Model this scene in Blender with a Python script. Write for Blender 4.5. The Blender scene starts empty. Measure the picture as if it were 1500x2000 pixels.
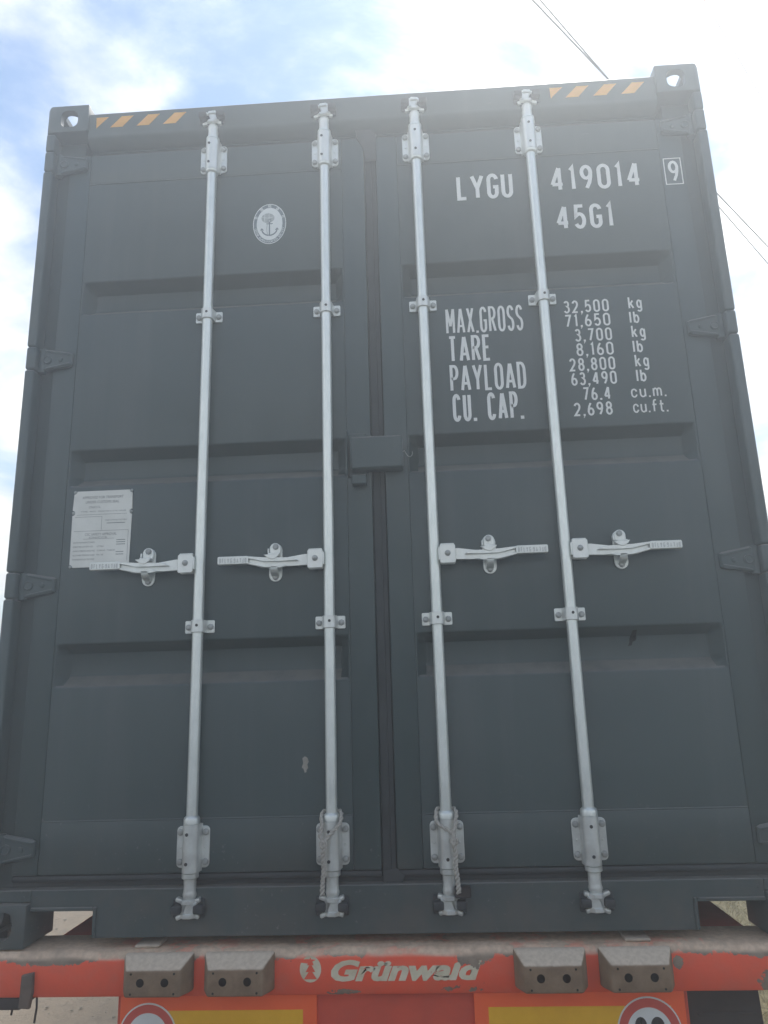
import bpy, bmesh, math, random
from mathutils import Vector, Matrix

random.seed(7)
R = math.radians
SC = bpy.context.scene
COL = SC.collection
H = 1.17                       # height of the container's underside above the ground

# ------------------------------------------------------------------ camera
cam_d = bpy.data.cameras.new('camera')
cam = bpy.data.objects.new('camera', cam_d)
COL.objects.link(cam)
cam_d.sensor_fit = 'VERTICAL'
cam_d.sensor_height = 24.0
cam_d.sensor_width = 18.0
cam_d.lens = 1441.327 / 2000.0 * 24.0
cam_d.clip_start = 0.02
cam_d.clip_end = 3000
cam.matrix_world = (Matrix.Translation((0.1317, -2.2971, 0.6908 + H)) @ Matrix.Rotation(0.048988, 4, 'Z')
                    @ Matrix.Rotation(1.810111, 4, 'X') @ Matrix.Rotation(-0.029454, 4, 'Z'))
SC.camera = cam

# ------------------------------------------------------------------ light
SUN_EL, SUN_AZ = R(58), R(17)
BANK_EL, BANK_AZ = R(58), R(30)          # middle of the thick bright cloud bank          # azimuth measured from +Y towards +X
sun_dir = Vector((math.sin(SUN_AZ) * math.cos(SUN_EL), math.cos(SUN_AZ) * math.cos(SUN_EL), math.sin(SUN_EL)))
sd = bpy.data.lights.new('sun', 'SUN')
sd.energy = 1.0
sd.angle = R(12)
sd.color = (1.0, 0.96, 0.9)
sun = bpy.data.objects.new('sun', sd)
COL.objects.link(sun)
sun.location = (5, 20, 30)
sun.rotation_euler = sun_dir.to_track_quat('Z', 'Y').to_euler()

world = bpy.data.worlds.new('World')
SC.world = world
world.use_nodes = True
SKY_STRENGTH = 0.082
VEIL_DENSITY = 0.066
EXPOSURE = 1.32
CLOUD_OFFSET = (-5.5, -1.0, 0.0)


def build_world():
    nt = world.node_tree
    nt.nodes.clear()
    N, L = nt.nodes.new, nt.links.new

    def math_(op, a, b=None, c=None, clamp=False):
        n = N('ShaderNodeMath'); n.operation = op; n.use_clamp = clamp
        for i, v in enumerate((a, b, c)):
            if v is None:
                continue
            if isinstance(v, (int, float)):
                n.inputs[i].default_value = v
            else:
                L(v, n.inputs[i])
        return n.outputs[0]

    out = N('ShaderNodeOutputWorld')
    bg = N('ShaderNodeBackground')
    bg.inputs['Strength'].default_value = SKY_STRENGTH
    sky = N('ShaderNodeTexSky')
    sky.sky_type = 'NISHITA'
    sky.sun_disc = False
    sky.sun_elevation = SUN_EL
    sky.sun_rotation = SUN_AZ
    sky.air_density = 1.3
    sky.dust_density = 0.0
    sky.ozone_density = 2.0
    tc = N('ShaderNodeTexCoord')
    d = tc.outputs['Generated']
    sep = N('ShaderNodeSeparateXYZ'); L(d, sep.inputs[0])
    zc = math_('MAXIMUM', sep.outputs['Z'], 0.0)
    zz = math_('ADD', zc, 0.22)
    px = math_('DIVIDE', sep.outputs['X'], zz)
    py = math_('DIVIDE', sep.outputs['Y'], zz)
    comb = N('ShaderNodeCombineXYZ'); L(px, comb.inputs[0]); L(py, comb.inputs[1])
    mp = N('ShaderNodeMapping'); L(comb.outputs[0], mp.inputs['Vector'])
    mp.inputs['Location'].default_value = CLOUD_OFFSET
    n1 = N('ShaderNodeTexNoise'); L(mp.outputs[0], n1.inputs['Vector'])
    n1.inputs['Scale'].default_value = 1.5
    n1.inputs['Detail'].default_value = 9
    n1.inputs['Roughness'].default_value = 0.58
    n1.inputs['Distortion'].default_value = 0.35
    n2 = N('ShaderNodeTexNoise'); L(mp.outputs[0], n2.inputs['Vector'])
    n2.inputs['Scale'].default_value = 7.0
    n2.inputs['Detail'].default_value = 6
    # cosine to the veiled sun: the cloud bank is thickest and brightest around it
    dp = N('ShaderNodeVectorMath'); dp.operation = 'DOT_PRODUCT'
    L(d, dp.inputs[0]); dp.inputs[1].default_value = (math.sin(BANK_AZ) * math.cos(BANK_EL), math.cos(BANK_AZ) * math.cos(BANK_EL), math.sin(BANK_EL))
    cs = math_('MAXIMUM', dp.outputs['Value'], 0.0)
    bank = math_('POWER', cs, 16.0)
    glow = math_('POWER', cs, 10.0)
    dens = math_('MULTIPLY_ADD', bank, 0.58, n1.outputs['Fac'])
    dens = math_('MULTIPLY_ADD', n2.outputs['Fac'], 0.12, dens)
    low = N('ShaderNodeMapRange'); low.interpolation_type = 'SMOOTHSTEP'       # cloud banks pile up towards the horizon
    L(sep.outputs['Z'], low.inputs['Value'])
    low.inputs['From Min'].default_value = 0.52; low.inputs['From Max'].default_value = 0.30
    low.inputs['To Min'].default_value = 0.0; low.inputs['To Max'].default_value = 0.16
    dens = math_('ADD', dens, low.outputs[0])
    mr = N('ShaderNodeMapRange'); mr.interpolation_type = 'SMOOTHSTEP'
    L(dens, mr.inputs['Value'])
    mr.inputs['From Min'].default_value = 0.54
    mr.inputs['From Max'].default_value = 0.78
    mr.inputs['To Min'].default_value = 0.03
    mr.inputs['To Max'].default_value = 1.0
    br = math_('MULTIPLY_ADD', glow, 7.0, 7.6)
    shade = math_('MULTIPLY_ADD', n2.outputs['Fac'], 0.9, 0.52)
    br = math_('MULTIPLY', br, shade)
    cl = N('ShaderNodeVectorMath'); cl.operation = 'SCALE'
    cl.inputs[0].default_value = (1.0, 0.985, 0.955)
    L(br, cl.inputs['Scale'])
    mix = N('ShaderNodeMix'); mix.data_type = 'RGBA'
    L(mr.outputs[0], mix.inputs[0])
    skd = N('ShaderNodeVectorMath'); skd.operation = 'SCALE'
    L(sky.outputs[0], skd.inputs[0]); skd.inputs['Scale'].default_value = 0.84
    L(skd.outputs[0], mix.inputs[6]); L(cl.outputs[0], mix.inputs[7])
    L(mix.outputs[2], bg.inputs['Color'])
    L(bg.outputs[0], out.inputs['Surface'])


build_world()
SC.view_settings.view_transform = 'Standard'
SC.view_settings.look = 'None'
SC.view_settings.gamma = 1.0
SC.view_settings.use_curve_mapping = False
SC.view_settings.exposure = EXPOSURE
SC.render.engine = 'CYCLES'
SC.cycles.use_denoising = True
SC.cycles.max_bounces = 8
SC.cycles.volume_bounces = 1
SC.cycles.sample_clamp_indirect = 6.0


# ------------------------------------------------------------------ materials
class NT:
    def __init__(self, name):
        self.m = bpy.data.materials.new(name)
        self.m.use_nodes = True
        self.nt = self.m.node_tree
        self.b = next(n for n in self.nt.nodes if n.type == 'BSDF_PRINCIPLED')
        self.tc = self.nt.nodes.new('ShaderNodeTexCoord')
        self.geo = self.nt.nodes.new('ShaderNodeNewGeometry')
        self.pos = self.geo.outputs['Position']

    def n(self, t):
        return self.nt.nodes.new(t)

    def l(self, a, b):
        self.nt.links.new(a, b)

    def noise(self, scale, detail=4, rough=0.55, vec=None, stretch=None):
        n = self.n('ShaderNodeTexNoise')
        v = vec or self.pos
        if stretch:
            mp = self.n('ShaderNodeMapping'); self.l(v, mp.inputs['Vector'])
            mp.inputs['Scale'].default_value = stretch
            v = mp.outputs[0]
        self.l(v, n.inputs['Vector'])
        n.inputs['Scale'].default_value = scale
        n.inputs['Detail'].default_value = detail
        n.inputs['Roughness'].default_value = rough
        return n.outputs['Fac']

    def ramp(self, f, a, b, lo=0.0, hi=1.0):
        n = self.n('ShaderNodeMapRange'); n.interpolation_type = 'SMOOTHSTEP'
        self.l(f, n.inputs['Value'])
        n.inputs['From Min'].default_value = a
        n.inputs['From Max'].default_value = b
        n.inputs['To Min'].default_value = lo
        n.inputs['To Max'].default_value = hi
        return n.outputs[0]

    def math(self, op, a, b, c=None, clamp=False):
        n = self.n('ShaderNodeMath'); n.operation = op; n.use_clamp = clamp
        for i, v in enumerate((a, b, c)):
            if v is None:
                continue
            if isinstance(v, (int, float)):
                n.inputs[i].default_value = v
            else:
                self.l(v, n.inputs[i])
        return n.outputs[0]

    def mix(self, fac, a, b):
        n = self.n('ShaderNodeMix'); n.data_type = 'RGBA'
        if isinstance(fac, (int, float)):
            n.inputs[0].default_value = fac
        else:
            self.l(fac, n.inputs[0])
        for i, v in ((6, a), (7, b)):
            if isinstance(v, tuple):
                n.inputs[i].default_value = (*v, 1.0)
            else:
                self.l(v, n.inputs[i])
        return n.outputs[2]

    def xyz(self):
        s = self.n('ShaderNodeSeparateXYZ'); self.l(self.pos, s.inputs[0])
        return s.outputs

    def set(self, color=None, rough=None, metal=None, bump=None, bump_s=0.2, bump_d=0.002, spec=None):
        if color is not None:
            if isinstance(color, tuple):
                self.b.inputs['Base Color'].default_value = (*color, 1.0)
            else:
                self.l(color, self.b.inputs['Base Color'])
        if rough is not None:
            if isinstance(rough, (int, float)):
                self.b.inputs['Roughness'].default_value = rough
            else:
                self.l(rough, self.b.inputs['Roughness'])
        if metal is not None:
            self.b.inputs['Metallic'].default_value = metal
        if spec is not None:
            self.b.inputs['Specular IOR Level'].default_value = spec
        if bump is not None:
            bp = self.n('ShaderNodeBump')
            bp.inputs['Strength'].default_value = bump_s
            bp.inputs['Distance'].default_value = bump_d
            self.l(bump, bp.inputs['Height'])
            self.l(bp.outputs[0], self.b.inputs['Normal'])
        return self.m


def mat_container():
    t = NT('container_paint')
    z = t.xyz()[2]
    cloud = t.noise(1.6, 5, 0.6)
    base = t.mix(t.ramp(cloud, 0.3, 0.7), (0.037, 0.059, 0.061), (0.047, 0.071, 0.072))
    # rain streaks
    streak = t.noise(9, 4, 0.6, stretch=(1, 1, 0.05))
    base = t.mix(t.ramp(streak, 0.50, 0.78, 0, 0.30), base, (0.10, 0.11, 0.11))
    scr = t.ramp(t.noise(5.0, 6, 0.75, stretch=(0.6, 1, 9)), 0.685, 0.71, 0, 0.35)          # faint scuffs
    base = t.mix(t.math('MULTIPLY', scr, t.ramp(t.noise(2.1, 3), 0.48, 0.62)), base, (0.16, 0.17, 0.17))
    # dust on ledges
    sn = t.n('ShaderNodeSeparateXYZ'); t.l(t.geo.outputs['Normal'], sn.inputs[0])
    up = t.ramp(sn.outputs[2], 0.25, 0.85)
    dn = t.noise(14, 4, 0.6)
    base = t.mix(t.math('MULTIPLY', up, t.ramp(dn, 0.25, 0.6, 0.45, 0.8)), base, (0.20, 0.19, 0.17))
    # road dirt splashed on the lowest part
    low = t.ramp(z, H + 0.45, H + 0.02)
    dirt = t.noise(7, 6, 0.65)
    base = t.mix(t.math('MULTIPLY', low, t.ramp(dirt, 0.38, 0.72, 0.12, 0.6)), base, (0.115, 0.100, 0.085))
    sp = t.noise(70, 3, 0.6)
    spl = t.math('MULTIPLY', t.ramp(sp, 0.64, 0.74), t.ramp(t.noise(5, 3), 0.42, 0.62))
    base = t.mix(t.math('MULTIPLY', spl, t.ramp(z, H + 0.6, H + 0.05, 0.0, 0.8)), base, (0.26, 0.25, 0.23))
    rough = t.ramp(t.noise(3, 5), 0.3, 0.7, 0.36, 0.50)
    return t.set(base, rough, bump=t.math('ADD', t.math('MULTIPLY', t.noise(260, 2), 0.05), t.math('MULTIPLY', t.noise(3.2, 2), 2.2)), bump_s=0.9, bump_d=0.0016)


def mat_simple(name, a, b, scale=20, rough=0.5, metal=0.0, bump=60, bump_s=0.15, bump_d=0.001, spec=None):
    t = NT(name)
    f = t.noise(scale, 5, 0.6)
    return t.set(t.mix(t.ramp(f, 0.3, 0.7), a, b), t.ramp(t.noise(scale * 1.7, 3), 0.3, 0.7, rough - 0.06, rough + 0.08), metal,
                 bump=t.noise(bump, 3), bump_s=bump_s, bump_d=bump_d, spec=spec)


def mat_zinc(name, a, b, metal, rough, rv=0.1, bs=0.10):
    t = NT(name)
    f = t.noise(40, 6, 0.65, stretch=(1, 1, 0.35))
    base = t.mix(t.ramp(f, 0.3, 0.72), a, b)
    z = t.xyz()[2]
    scuff = t.ramp(t.noise(120, 3, 0.6, stretch=(1, 1, 0.25)), 0.66, 0.74)
    base = t.mix(t.math('MULTIPLY', scuff, 0.10), base, (0.30, 0.30, 0.29))
    low = t.ramp(z, H + 0.6, H + 0.1, 0, 0.55)
    base = t.mix(t.math('MULTIPLY', low, t.ramp(t.noise(18, 5), 0.3, 0.65, 0.3, 1.0)), base, (0.30, 0.28, 0.25))
    return t.set(base, t.ramp(t.noise(60, 4), 0.3, 0.7, rough - rv, rough + rv), metal,
                 bump=t.noise(90, 3), bump_s=bs, bump_d=0.0005)


def red_wear(t, base, rust=True, amount=1.0):
    """Shared wear of the trailer beam: bare rusty dusty edges, some chips."""
    x, y, z = t.xyz()
    n = t.noise(9, 6, 0.62)
    n2 = t.noise(26, 5, 0.6)
    n3 = t.noise(38, 5, 0.65)
    edge = t.ramp(z, H - 0.060, H - 0.004)                       # wear is heaviest at the upper edge
    f = t.math('MULTIPLY_ADD', edge, 0.25, n)
    f = t.math('MULTIPLY_ADD', n2, 0.16, f)
    # the two big bare patches at the top edge
    for (cx, cz, rx, rz, k) in ((0.235, -0.012, 0.045, 0.040, 0.50), (1.02, -0.008, 0.15, 0.026, 0.40), (-0.98, -0.005, 0.16, 0.028, 0.45),
                                (-0.33, -0.012, 0.035, 0.02, 0.32), (0.785, -0.047, 0.013, 0.015, 0.55), (0.845, -0.012, 0.02, 0.02, 0.35), (1.035, -0.092, 0.035, 0.03, 0.5), (-0.13, -0.012, 0.05, 0.010, 0.25), (0.20, -0.108, 0.05, 0.012, 0.35), (-0.14, -0.110, 0.05, 0.008, 0.3)):
        dx = t.math('DIVIDE', t.math('SUBTRACT', x, cx), rx)
        dz = t.math('DIVIDE', t.math('SUBTRACT', z, H + cz), rz)
        r2 = t.math('ADD', t.math('MULTIPLY', dx, dx), t.math('MULTIPLY', dz, dz))
        r2 = t.math('MULTIPLY_ADD', n3, 4.2, t.math('SUBTRACT', r2, 2.1))
        f = t.math('MULTIPLY_ADD', t.ramp(r2, 1.4, 0.5), k, f)
    bare = t.ramp(f, 0.84, 0.87)
    rustc = t.mix(t.ramp(n2, 0.35, 0.65), (0.20, 0.155, 0.115), (0.30, 0.235, 0.175))
    col = t.mix(t.math('MULTIPLY', bare, amount), base, rustc)
    chip = t.ramp(t.noise(60, 4, 0.6), 0.70, 0.74)
    col = t.mix(t.math('MULTIPLY', chip, 0.75), col, (0.16, 0.10, 0.075))
    return col, bare


def mat_red():
    t = NT('red_trailer_paint')
    f = t.noise(6, 5, 0.6)
    base = t.mix(t.ramp(f, 0.3, 0.7), (0.90, 0.105, 0.042), (0.82, 0.105, 0.048))
    col, bare = red_wear(t, base)
    # settled dust on what faces up
    sn = t.n('ShaderNodeSeparateXYZ'); t.l(t.geo.outputs['Normal'], sn.inputs[0])
    up = t.ramp(sn.outputs[2], 0.12, 0.6)
    dn = t.noise(11, 6, 0.65)
    dust = t.mix(t.ramp(t.noise(70, 4), 0.3, 0.7), (0.56, 0.405, 0.28), (0.72, 0.54, 0.39))
    col = t.mix(t.math('MULTIPLY', up, t.ramp(dn, 0.34, 0.56, 0.55, 0.97)), col, dust)
    thin = t.ramp(t.noise(20, 5), 0.40, 0.8, 0.0, 0.16)
    col = t.mix(thin, col, (0.36, 0.25, 0.18))
    return t.set(col, 0.62, bump=t.math('ADD', t.noise(70, 5), t.math('MULTIPLY', bare, -1.5)), bump_s=0.35, bump_d=0.0015)


def mat_print_on_beam(name, a):
    t = NT(name)
    base = t.mix(t.ramp(t.noise(25, 5), 0.3, 0.7), a, (a[0] * 0.82, a[1] * 0.80, a[2] * 0.74))
    crack = t.ramp(t.noise(48, 5, 0.7, stretch=(1.6, 1, 0.5)), 0.655, 0.69)
    base = t.mix(crack, base, (0.50, 0.095, 0.055))
    col, bare = red_wear(t, base)
    return t.set(col, 0.6, bump=t.noise(80, 4), bump_s=0.2, bump_d=0.001)


def mat_buffer():
    t = NT('buffer_rubber')
    f = t.noise(22, 6, 0.65)
    base = t.mix(t.ramp(f, 0.3, 0.7), (0.185, 0.122, 0.075), (0.265, 0.182, 0.115))
    sn = t.n('ShaderNodeSeparateXYZ'); t.l(t.geo.outputs['Normal'], sn.inputs[0])
    up = t.ramp(t.math('MULTIPLY_ADD', t.noise(60, 4), 0.25, sn.outputs[2]), 0.45, 0.85)
    base = t.mix(t.math('MULTIPLY', up, 0.9), base, t.mix(t.ramp(t.noise(90, 4), 0.3, 0.7), (0.56, 0.465, 0.36), (0.68, 0.575, 0.455)))
    return t.set(base, 0.85, bump=t.noise(120, 5, 0.7), bump_s=0.5, bump_d=0.0015)


def mat_ground():
    t = NT('dry_earth')
    x, y, z = t.xyz()
    n = t.noise(0.8, 6, 0.6)
    n2 = t.noise(9, 6, 0.7)
    n3 = t.noise(60, 4, 0.7)
    base = t.mix(t.ramp(n, 0.35, 0.65), (0.40, 0.31, 0.215), (0.47, 0.37, 0.265))
    base = t.mix(t.ramp(n2, 0.45, 0.72, 0, 0.6), base, (0.22, 0.17, 0.12))
    base = t.mix(t.ramp(n3, 0.5, 0.72, 0, 0.7), base, (0.48, 0.40, 0.30))
    g = t.ramp(t.math('MULTIPLY_ADD', n, 1.5, x), 1.9, 2.5)
    straw = t.mix(t.ramp(t.noise(45, 5, 0.7), 0.35, 0.65), (0.20, 0.165, 0.07), (0.44, 0.36, 0.18))
    base = t.mix(g, base, straw)
    return t.set(base, 0.95, bump=t.math('ADD', n3, t.math('MULTIPLY', n2, 3.0)), bump_s=0.8, bump_d=0.02)


def mat_rope():
    t = NT('rope_fibre')
    f = t.noise(300, 4, 0.7)
    return t.set(t.mix(t.ramp(f, 0.3, 0.7), (0.36, 0.335, 0.29), (0.52, 0.49, 0.44)), 0.9, bump=t.noise(700, 3), bump_s=0.6, bump_d=0.0008)


M = {}
M['paint'] = mat_container()
M['zinc'] = mat_zinc('galvanised_rod', (0.76, 0.80, 0.76), (0.86, 0.89, 0.85), 0.62, 0.36, 0.04, 0.012)
M['zinc_paint'] = mat_zinc('galvanised_fitting', (0.74, 0.76, 0.72), (0.82, 0.84, 0.80), 0.40, 0.34, 0.04, 0.02)
M['relief_shade'] = mat_simple('letter_relief_shade', (0.50, 0.515, 0.49), (0.58, 0.595, 0.56), 60, 0.5)  # grey stands in for the shading of the raised letters
M['bolt'] = mat_zinc('galvanised_bolt', (0.34, 0.35, 0.34), (0.44, 0.45, 0.43), 0.3, 0.45)
M['rubber'] = mat_simple('gasket_rubber', (0.030, 0.034, 0.036), (0.040, 0.044, 0.046), 8, 0.65)
M['dark'] = mat_simple('dark_rubber', (0.026, 0.021, 0.019), (0.042, 0.034, 0.031), 14, 0.75)
M['hole'] = mat_simple('grease_black', (0.015, 0.015, 0.014), (0.03, 0.03, 0.028), 60, 0.6)
M['white'] = mat_simple('white_vinyl', (0.78, 0.785, 0.75), (0.84, 0.845, 0.81), 12, 0.5)
M['emblem_white'] = mat_simple('emblem_film', (0.76, 0.79, 0.77), (0.82, 0.84, 0.82), 30, 0.45)
M['emblem_grey'] = mat_simple('emblem_ink', (0.13, 0.17, 0.19), (0.19, 0.23, 0.25), 60, 0.5)
M['emblem_pale'] = mat_simple('emblem_pale_ink', (0.40, 0.43, 0.42), (0.46, 0.49, 0.48), 60, 0.5)
M['plate'] = mat_simple('data_plate_metal', (0.74, 0.735, 0.67), (0.82, 0.815, 0.75), 14, 0.5)
M['ink'] = mat_simple('etched_ink', (0.16, 0.16, 0.15), (0.22, 0.22, 0.20), 60, 0.6)
M['amber'] = mat_simple('amber_film', (0.72, 0.34, 0.035), (0.80, 0.39, 0.05), 16, 0.45)
M['red'] = mat_red()
M['letter'] = mat_print_on_beam('cream_lettering', (0.70, 0.63, 0.47))
M['buffer'] = mat_buffer()
M['orange'] = mat_simple('fluorescent_red_film', (0.93, 0.125, 0.030), (0.96, 0.14, 0.036), 12, 0.5)
M['yellow'] = mat_simple('yellow_retroreflector', (0.80, 0.425, 0.010), (0.86, 0.47, 0.018), 20, 0.45, bump=220)
M['sign_red'] = mat_simple('sign_red_film', (0.58, 0.085, 0.06), (0.64, 0.10, 0.07), 14, 0.5)
M['sign_white'] = mat_simple('sign_white_film', (0.68, 0.69, 0.66), (0.76, 0.77, 0.74), 14, 0.5)
M['shaded_red'] = mat_simple('shaded_red_paint', (0.66, 0.085, 0.042), (0.56, 0.075, 0.04), 8, 0.65)  # the trailer red with shade worked into its colour
M['rope'] = mat_rope()
M['wire'] = mat_simple('cable_sheath', (0.10, 0.10, 0.10), (0.15, 0.15, 0.15), 5, 0.6)
M['ground'] = mat_ground()
M['absorber_dark'] = mat_simple('absorber_dark', (0.045, 0.045, 0.044), (0.075, 0.073, 0.070), 30, 0.85, bump=200, bump_s=0.6, bump_d=0.004)
M['straw'] = mat_simple('dry_grass_blade', (0.30, 0.25, 0.095), (0.60, 0.50, 0.26), 24, 0.8)
M['stone'] = mat_simple('pebble', (0.30, 0.25, 0.19), (0.48, 0.40, 0.31), 9, 0.9)
M['dusty'] = mat_simple('dusty_steel', (0.36, 0.29, 0.22), (0.50, 0.41, 0.32), 30, 0.9)
M['rust'] = mat_simple('rusty_steel', (0.085, 0.065, 0.052), (0.15, 0.11, 0.085), 20, 0.8, bump_s=0.4)
M['chip'] = mat_simple('pale_primer', (0.30, 0.28, 0.24), (0.40, 0.37, 0.32), 40, 0.8)
M['tar_and_hole'] = mat_simple('tar_and_hole_black', (0.004, 0.004, 0.004), (0.008, 0.008, 0.008), 40, 0.9, spec=0.05)  # for the black mark, and the painted shade of the buffer holes
M['tyre'] = mat_simple('tyre_rubber', (0.022, 0.022, 0.022), (0.035, 0.034, 0.033), 14, 0.8)
M['inside'] = mat_simple('dark_underfloor', (0.030, 0.028, 0.026), (0.045, 0.040, 0.036), 6, 0.8)


# ------------------------------------------------------------------ mesh helpers
class MB:
    def __init__(self):
        self.bm = bmesh.new()

    def _mat(self, faces, mi):
        for f in faces:
            f.material_index = mi

    def box(self, x0, x1, y0, y1, z0, z1, bevel=0.0, seg=1, mi=0, mtx=None):
        r = bmesh.ops.create_cube(self.bm, size=1.0)
        vs = r['verts']
        bmesh.ops.scale(self.bm, vec=(abs(x1 - x0), abs(y1 - y0), abs(z1 - z0)), verts=vs)
        bmesh.ops.translate(self.bm, vec=((x0 + x1) / 2, (y0 + y1) / 2, (z0 + z1) / 2), verts=vs)
        fs = set(f for v in vs for f in v.link_faces)
        if bevel > 0:
            es = list(set(e for v in vs for e in v.link_edges))
            rr = bmesh.ops.bevel(self.bm, geom=es, offset=bevel, segments=seg, affect='EDGES', profile=0.5)
            vs = list(set(rr['verts']) | set(v for v in vs if v.is_valid))
            fs = set(f for v in vs for f in v.link_faces)
        self._mat(fs, mi)
        if mtx is not None:
            bmesh.ops.transform(self.bm, matrix=mtx, verts=vs)
        return vs

    def cyl(self, p0, p1, r, seg=16, r2=None, mi=0, cap=True):
        p0, p1 = Vector(p0), Vector(p1)
        d = p1 - p0
        rr = bmesh.ops.create_cone(self.bm, cap_ends=cap, segments=seg, radius1=r, radius2=r if r2 is None else r2, depth=d.length)
        vs = rr['verts']
        q = Vector((0, 0, 1)).rotation_difference(d.normalized()).to_matrix().to_4x4()
        bmesh.ops.transform(self.bm, matrix=Matrix.Translation((p0 + p1) / 2) @ q, verts=vs)
        self._mat(set(f for v in vs for f in v.link_faces), mi)
        return vs

    def lathe(self, prof, seg=20, center=(0, 0, 0), axis='z', mi=0):
        """prof: list of (r, h)"""
        rings = []
        for r, h in prof:
            ring = []
            for i in range(seg):
                a = 2 * math.pi * i / seg
                if axis == 'z':
                    p = (r * math.cos(a), r * math.sin(a), h)
                else:                       # axis -y (towards the camera)
                    p = (r * math.cos(a), -h, r * math.sin(a))
                ring.append(self.bm.verts.new((p[0] + center[0], p[1] + center[1], p[2] + center[2])))
            rings.append(ring)
        fs = []
        for a, b in zip(rings, rings[1:]):
            for i in range(seg):
                j = (i + 1) % seg
                fs.append(self.bm.faces.new((a[i], a[j], b[j], b[i])))
        fs.append(self.bm.faces.new(rings[-1]))
        fs.append(self.bm.faces.new(list(reversed(rings[0]))))
        self._mat(fs, mi)

    def prism(self, poly, d0, d1, plane='xz', mi=0, bevel=0.0):
        """extrude a 2d polygon: plane 'xz' along y from d0 to d1; 'yz' along x; 'xy' along z"""
        def P(u, v, d):
            return (u, d, v) if plane == 'xz' else ((d, u, v) if plane == 'yz' else (u, v, d))
        a = [self.bm.verts.new(P(u, v, d0)) for u, v in poly]
        b = [self.bm.verts.new(P(u, v, d1)) for u, v in poly]
        fs = [self.bm.faces.new(a), self.bm.faces.new(list(reversed(b)))]
        n = len(poly)
        for i in range(n):
            j = (i + 1) % n
            fs.append(self.bm.faces.new((a[i], b[i], b[j], a[j])))
        self._mat(fs, mi)
        if bevel > 0:
            es = list(fs[0].edges) + list(fs[1].edges)
            bmesh.ops.bevel(self.bm, geom=es, offset=bevel, segments=1, affect='EDGES', profile=0.5)
        return fs

    def face(self, pts, mi=0):
        f = self.bm.faces.new([self.bm.verts.new(p) for p in pts])
        f.material_index = mi
        return f

    def tube(self, pts, r, seg=8, mi=0, closed=False):
        pts = [Vector(p) for p in pts]
        rings = []
        up = Vector((0, 0, 1))
        prev_n = None
        for i, p in enumerate(pts):
            t = (pts[min(i + 1, len(pts) - 1)] - pts[max(i - 1, 0)]).normalized()
            if prev_n is None:
                n = t.cross(up)
                if n.length < 1e-3:
                    n = t.cross(Vector((1, 0, 0)))
                n.normalize()
            else:
                n = (prev_n - t * prev_n.dot(t)).normalized()
            prev_n = n
            b = t.cross(n)
            rings.append([self.bm.verts.new(p + (n * math.cos(2 * math.pi * k / seg) + b * math.sin(2 * math.pi * k / seg)) * r) for k in range(seg)])
        fs = []
        for a, b in zip(rings, rings[1:]):
            for i in range(seg):
                j = (i + 1) % seg
                fs.append(self.bm.faces.new((a[i], a[j], b[j], b[i])))
        fs.append(self.bm.faces.new(list(reversed(rings[0]))))
        fs.append(self.bm.faces.new(rings[-1]))
        self._mat(fs, mi)

    def mesh(self, name, mats, smooth=35):
        bmesh.ops.recalc_face_normals(self.bm, faces=self.bm.faces)
        me = bpy.data.meshes.new(name)
        self.bm.to_mesh(me)
        self.bm.free()
        for m in (mats if isinstance(mats, (list, tuple)) else [mats]):
            me.materials.append(m)
        if smooth:
            me.shade_smooth()
            me.set_sharp_from_angle(angle=R(smooth))
        return me

    def build(self, name, mats, parent=None, loc=(0, 0, 0), smooth=35):
        return obj(name, self.mesh(name, mats, smooth), parent, loc)


def obj(name, me, parent=None, loc=(0, 0, 0), rot=(0, 0, 0)):
    o = bpy.data.objects.new(name, me)
    COL.objects.link(o)
    o.location = loc
    o.rotation_euler = rot
    if parent is not None:
        o.parent = parent
    return o


def tag(o, label=None, cat=None, group=None, kind=None):
    if label: o['label'] = label
    if cat: o['category'] = cat
    if group: o['group'] = group
    if kind: o['kind'] = kind
    return o


def rrect(x0, x1, z0, z1, r, n=4):
    pts = []
    for cx, cz, a0 in ((x1 - r, z1 - r, 0), (x0 + r, z1 - r, 90), (x0 + r, z0 + r, 180), (x1 - r, z0 + r, 270)):
        for k in range(n + 1):
            a = R(a0 + 90 * k / n)
            pts.append((cx + r * math.cos(a), cz + r * math.sin(a)))
    return pts


# ------------------------------------------------------------------ stencil lettering (stroke font)
def arc(cx, cy, rx, ry, a0, a1, n=9):
    return [(cx + rx * math.cos(R(a0 + (a1 - a0) * i / n)), cy + ry * math.sin(R(a0 + (a1 - a0) * i / n))) for i in range(n + 1)]


def ell(cx, cy, rx, ry):
    return arc(cx, cy, rx, ry, 90, 450, 20)


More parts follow.
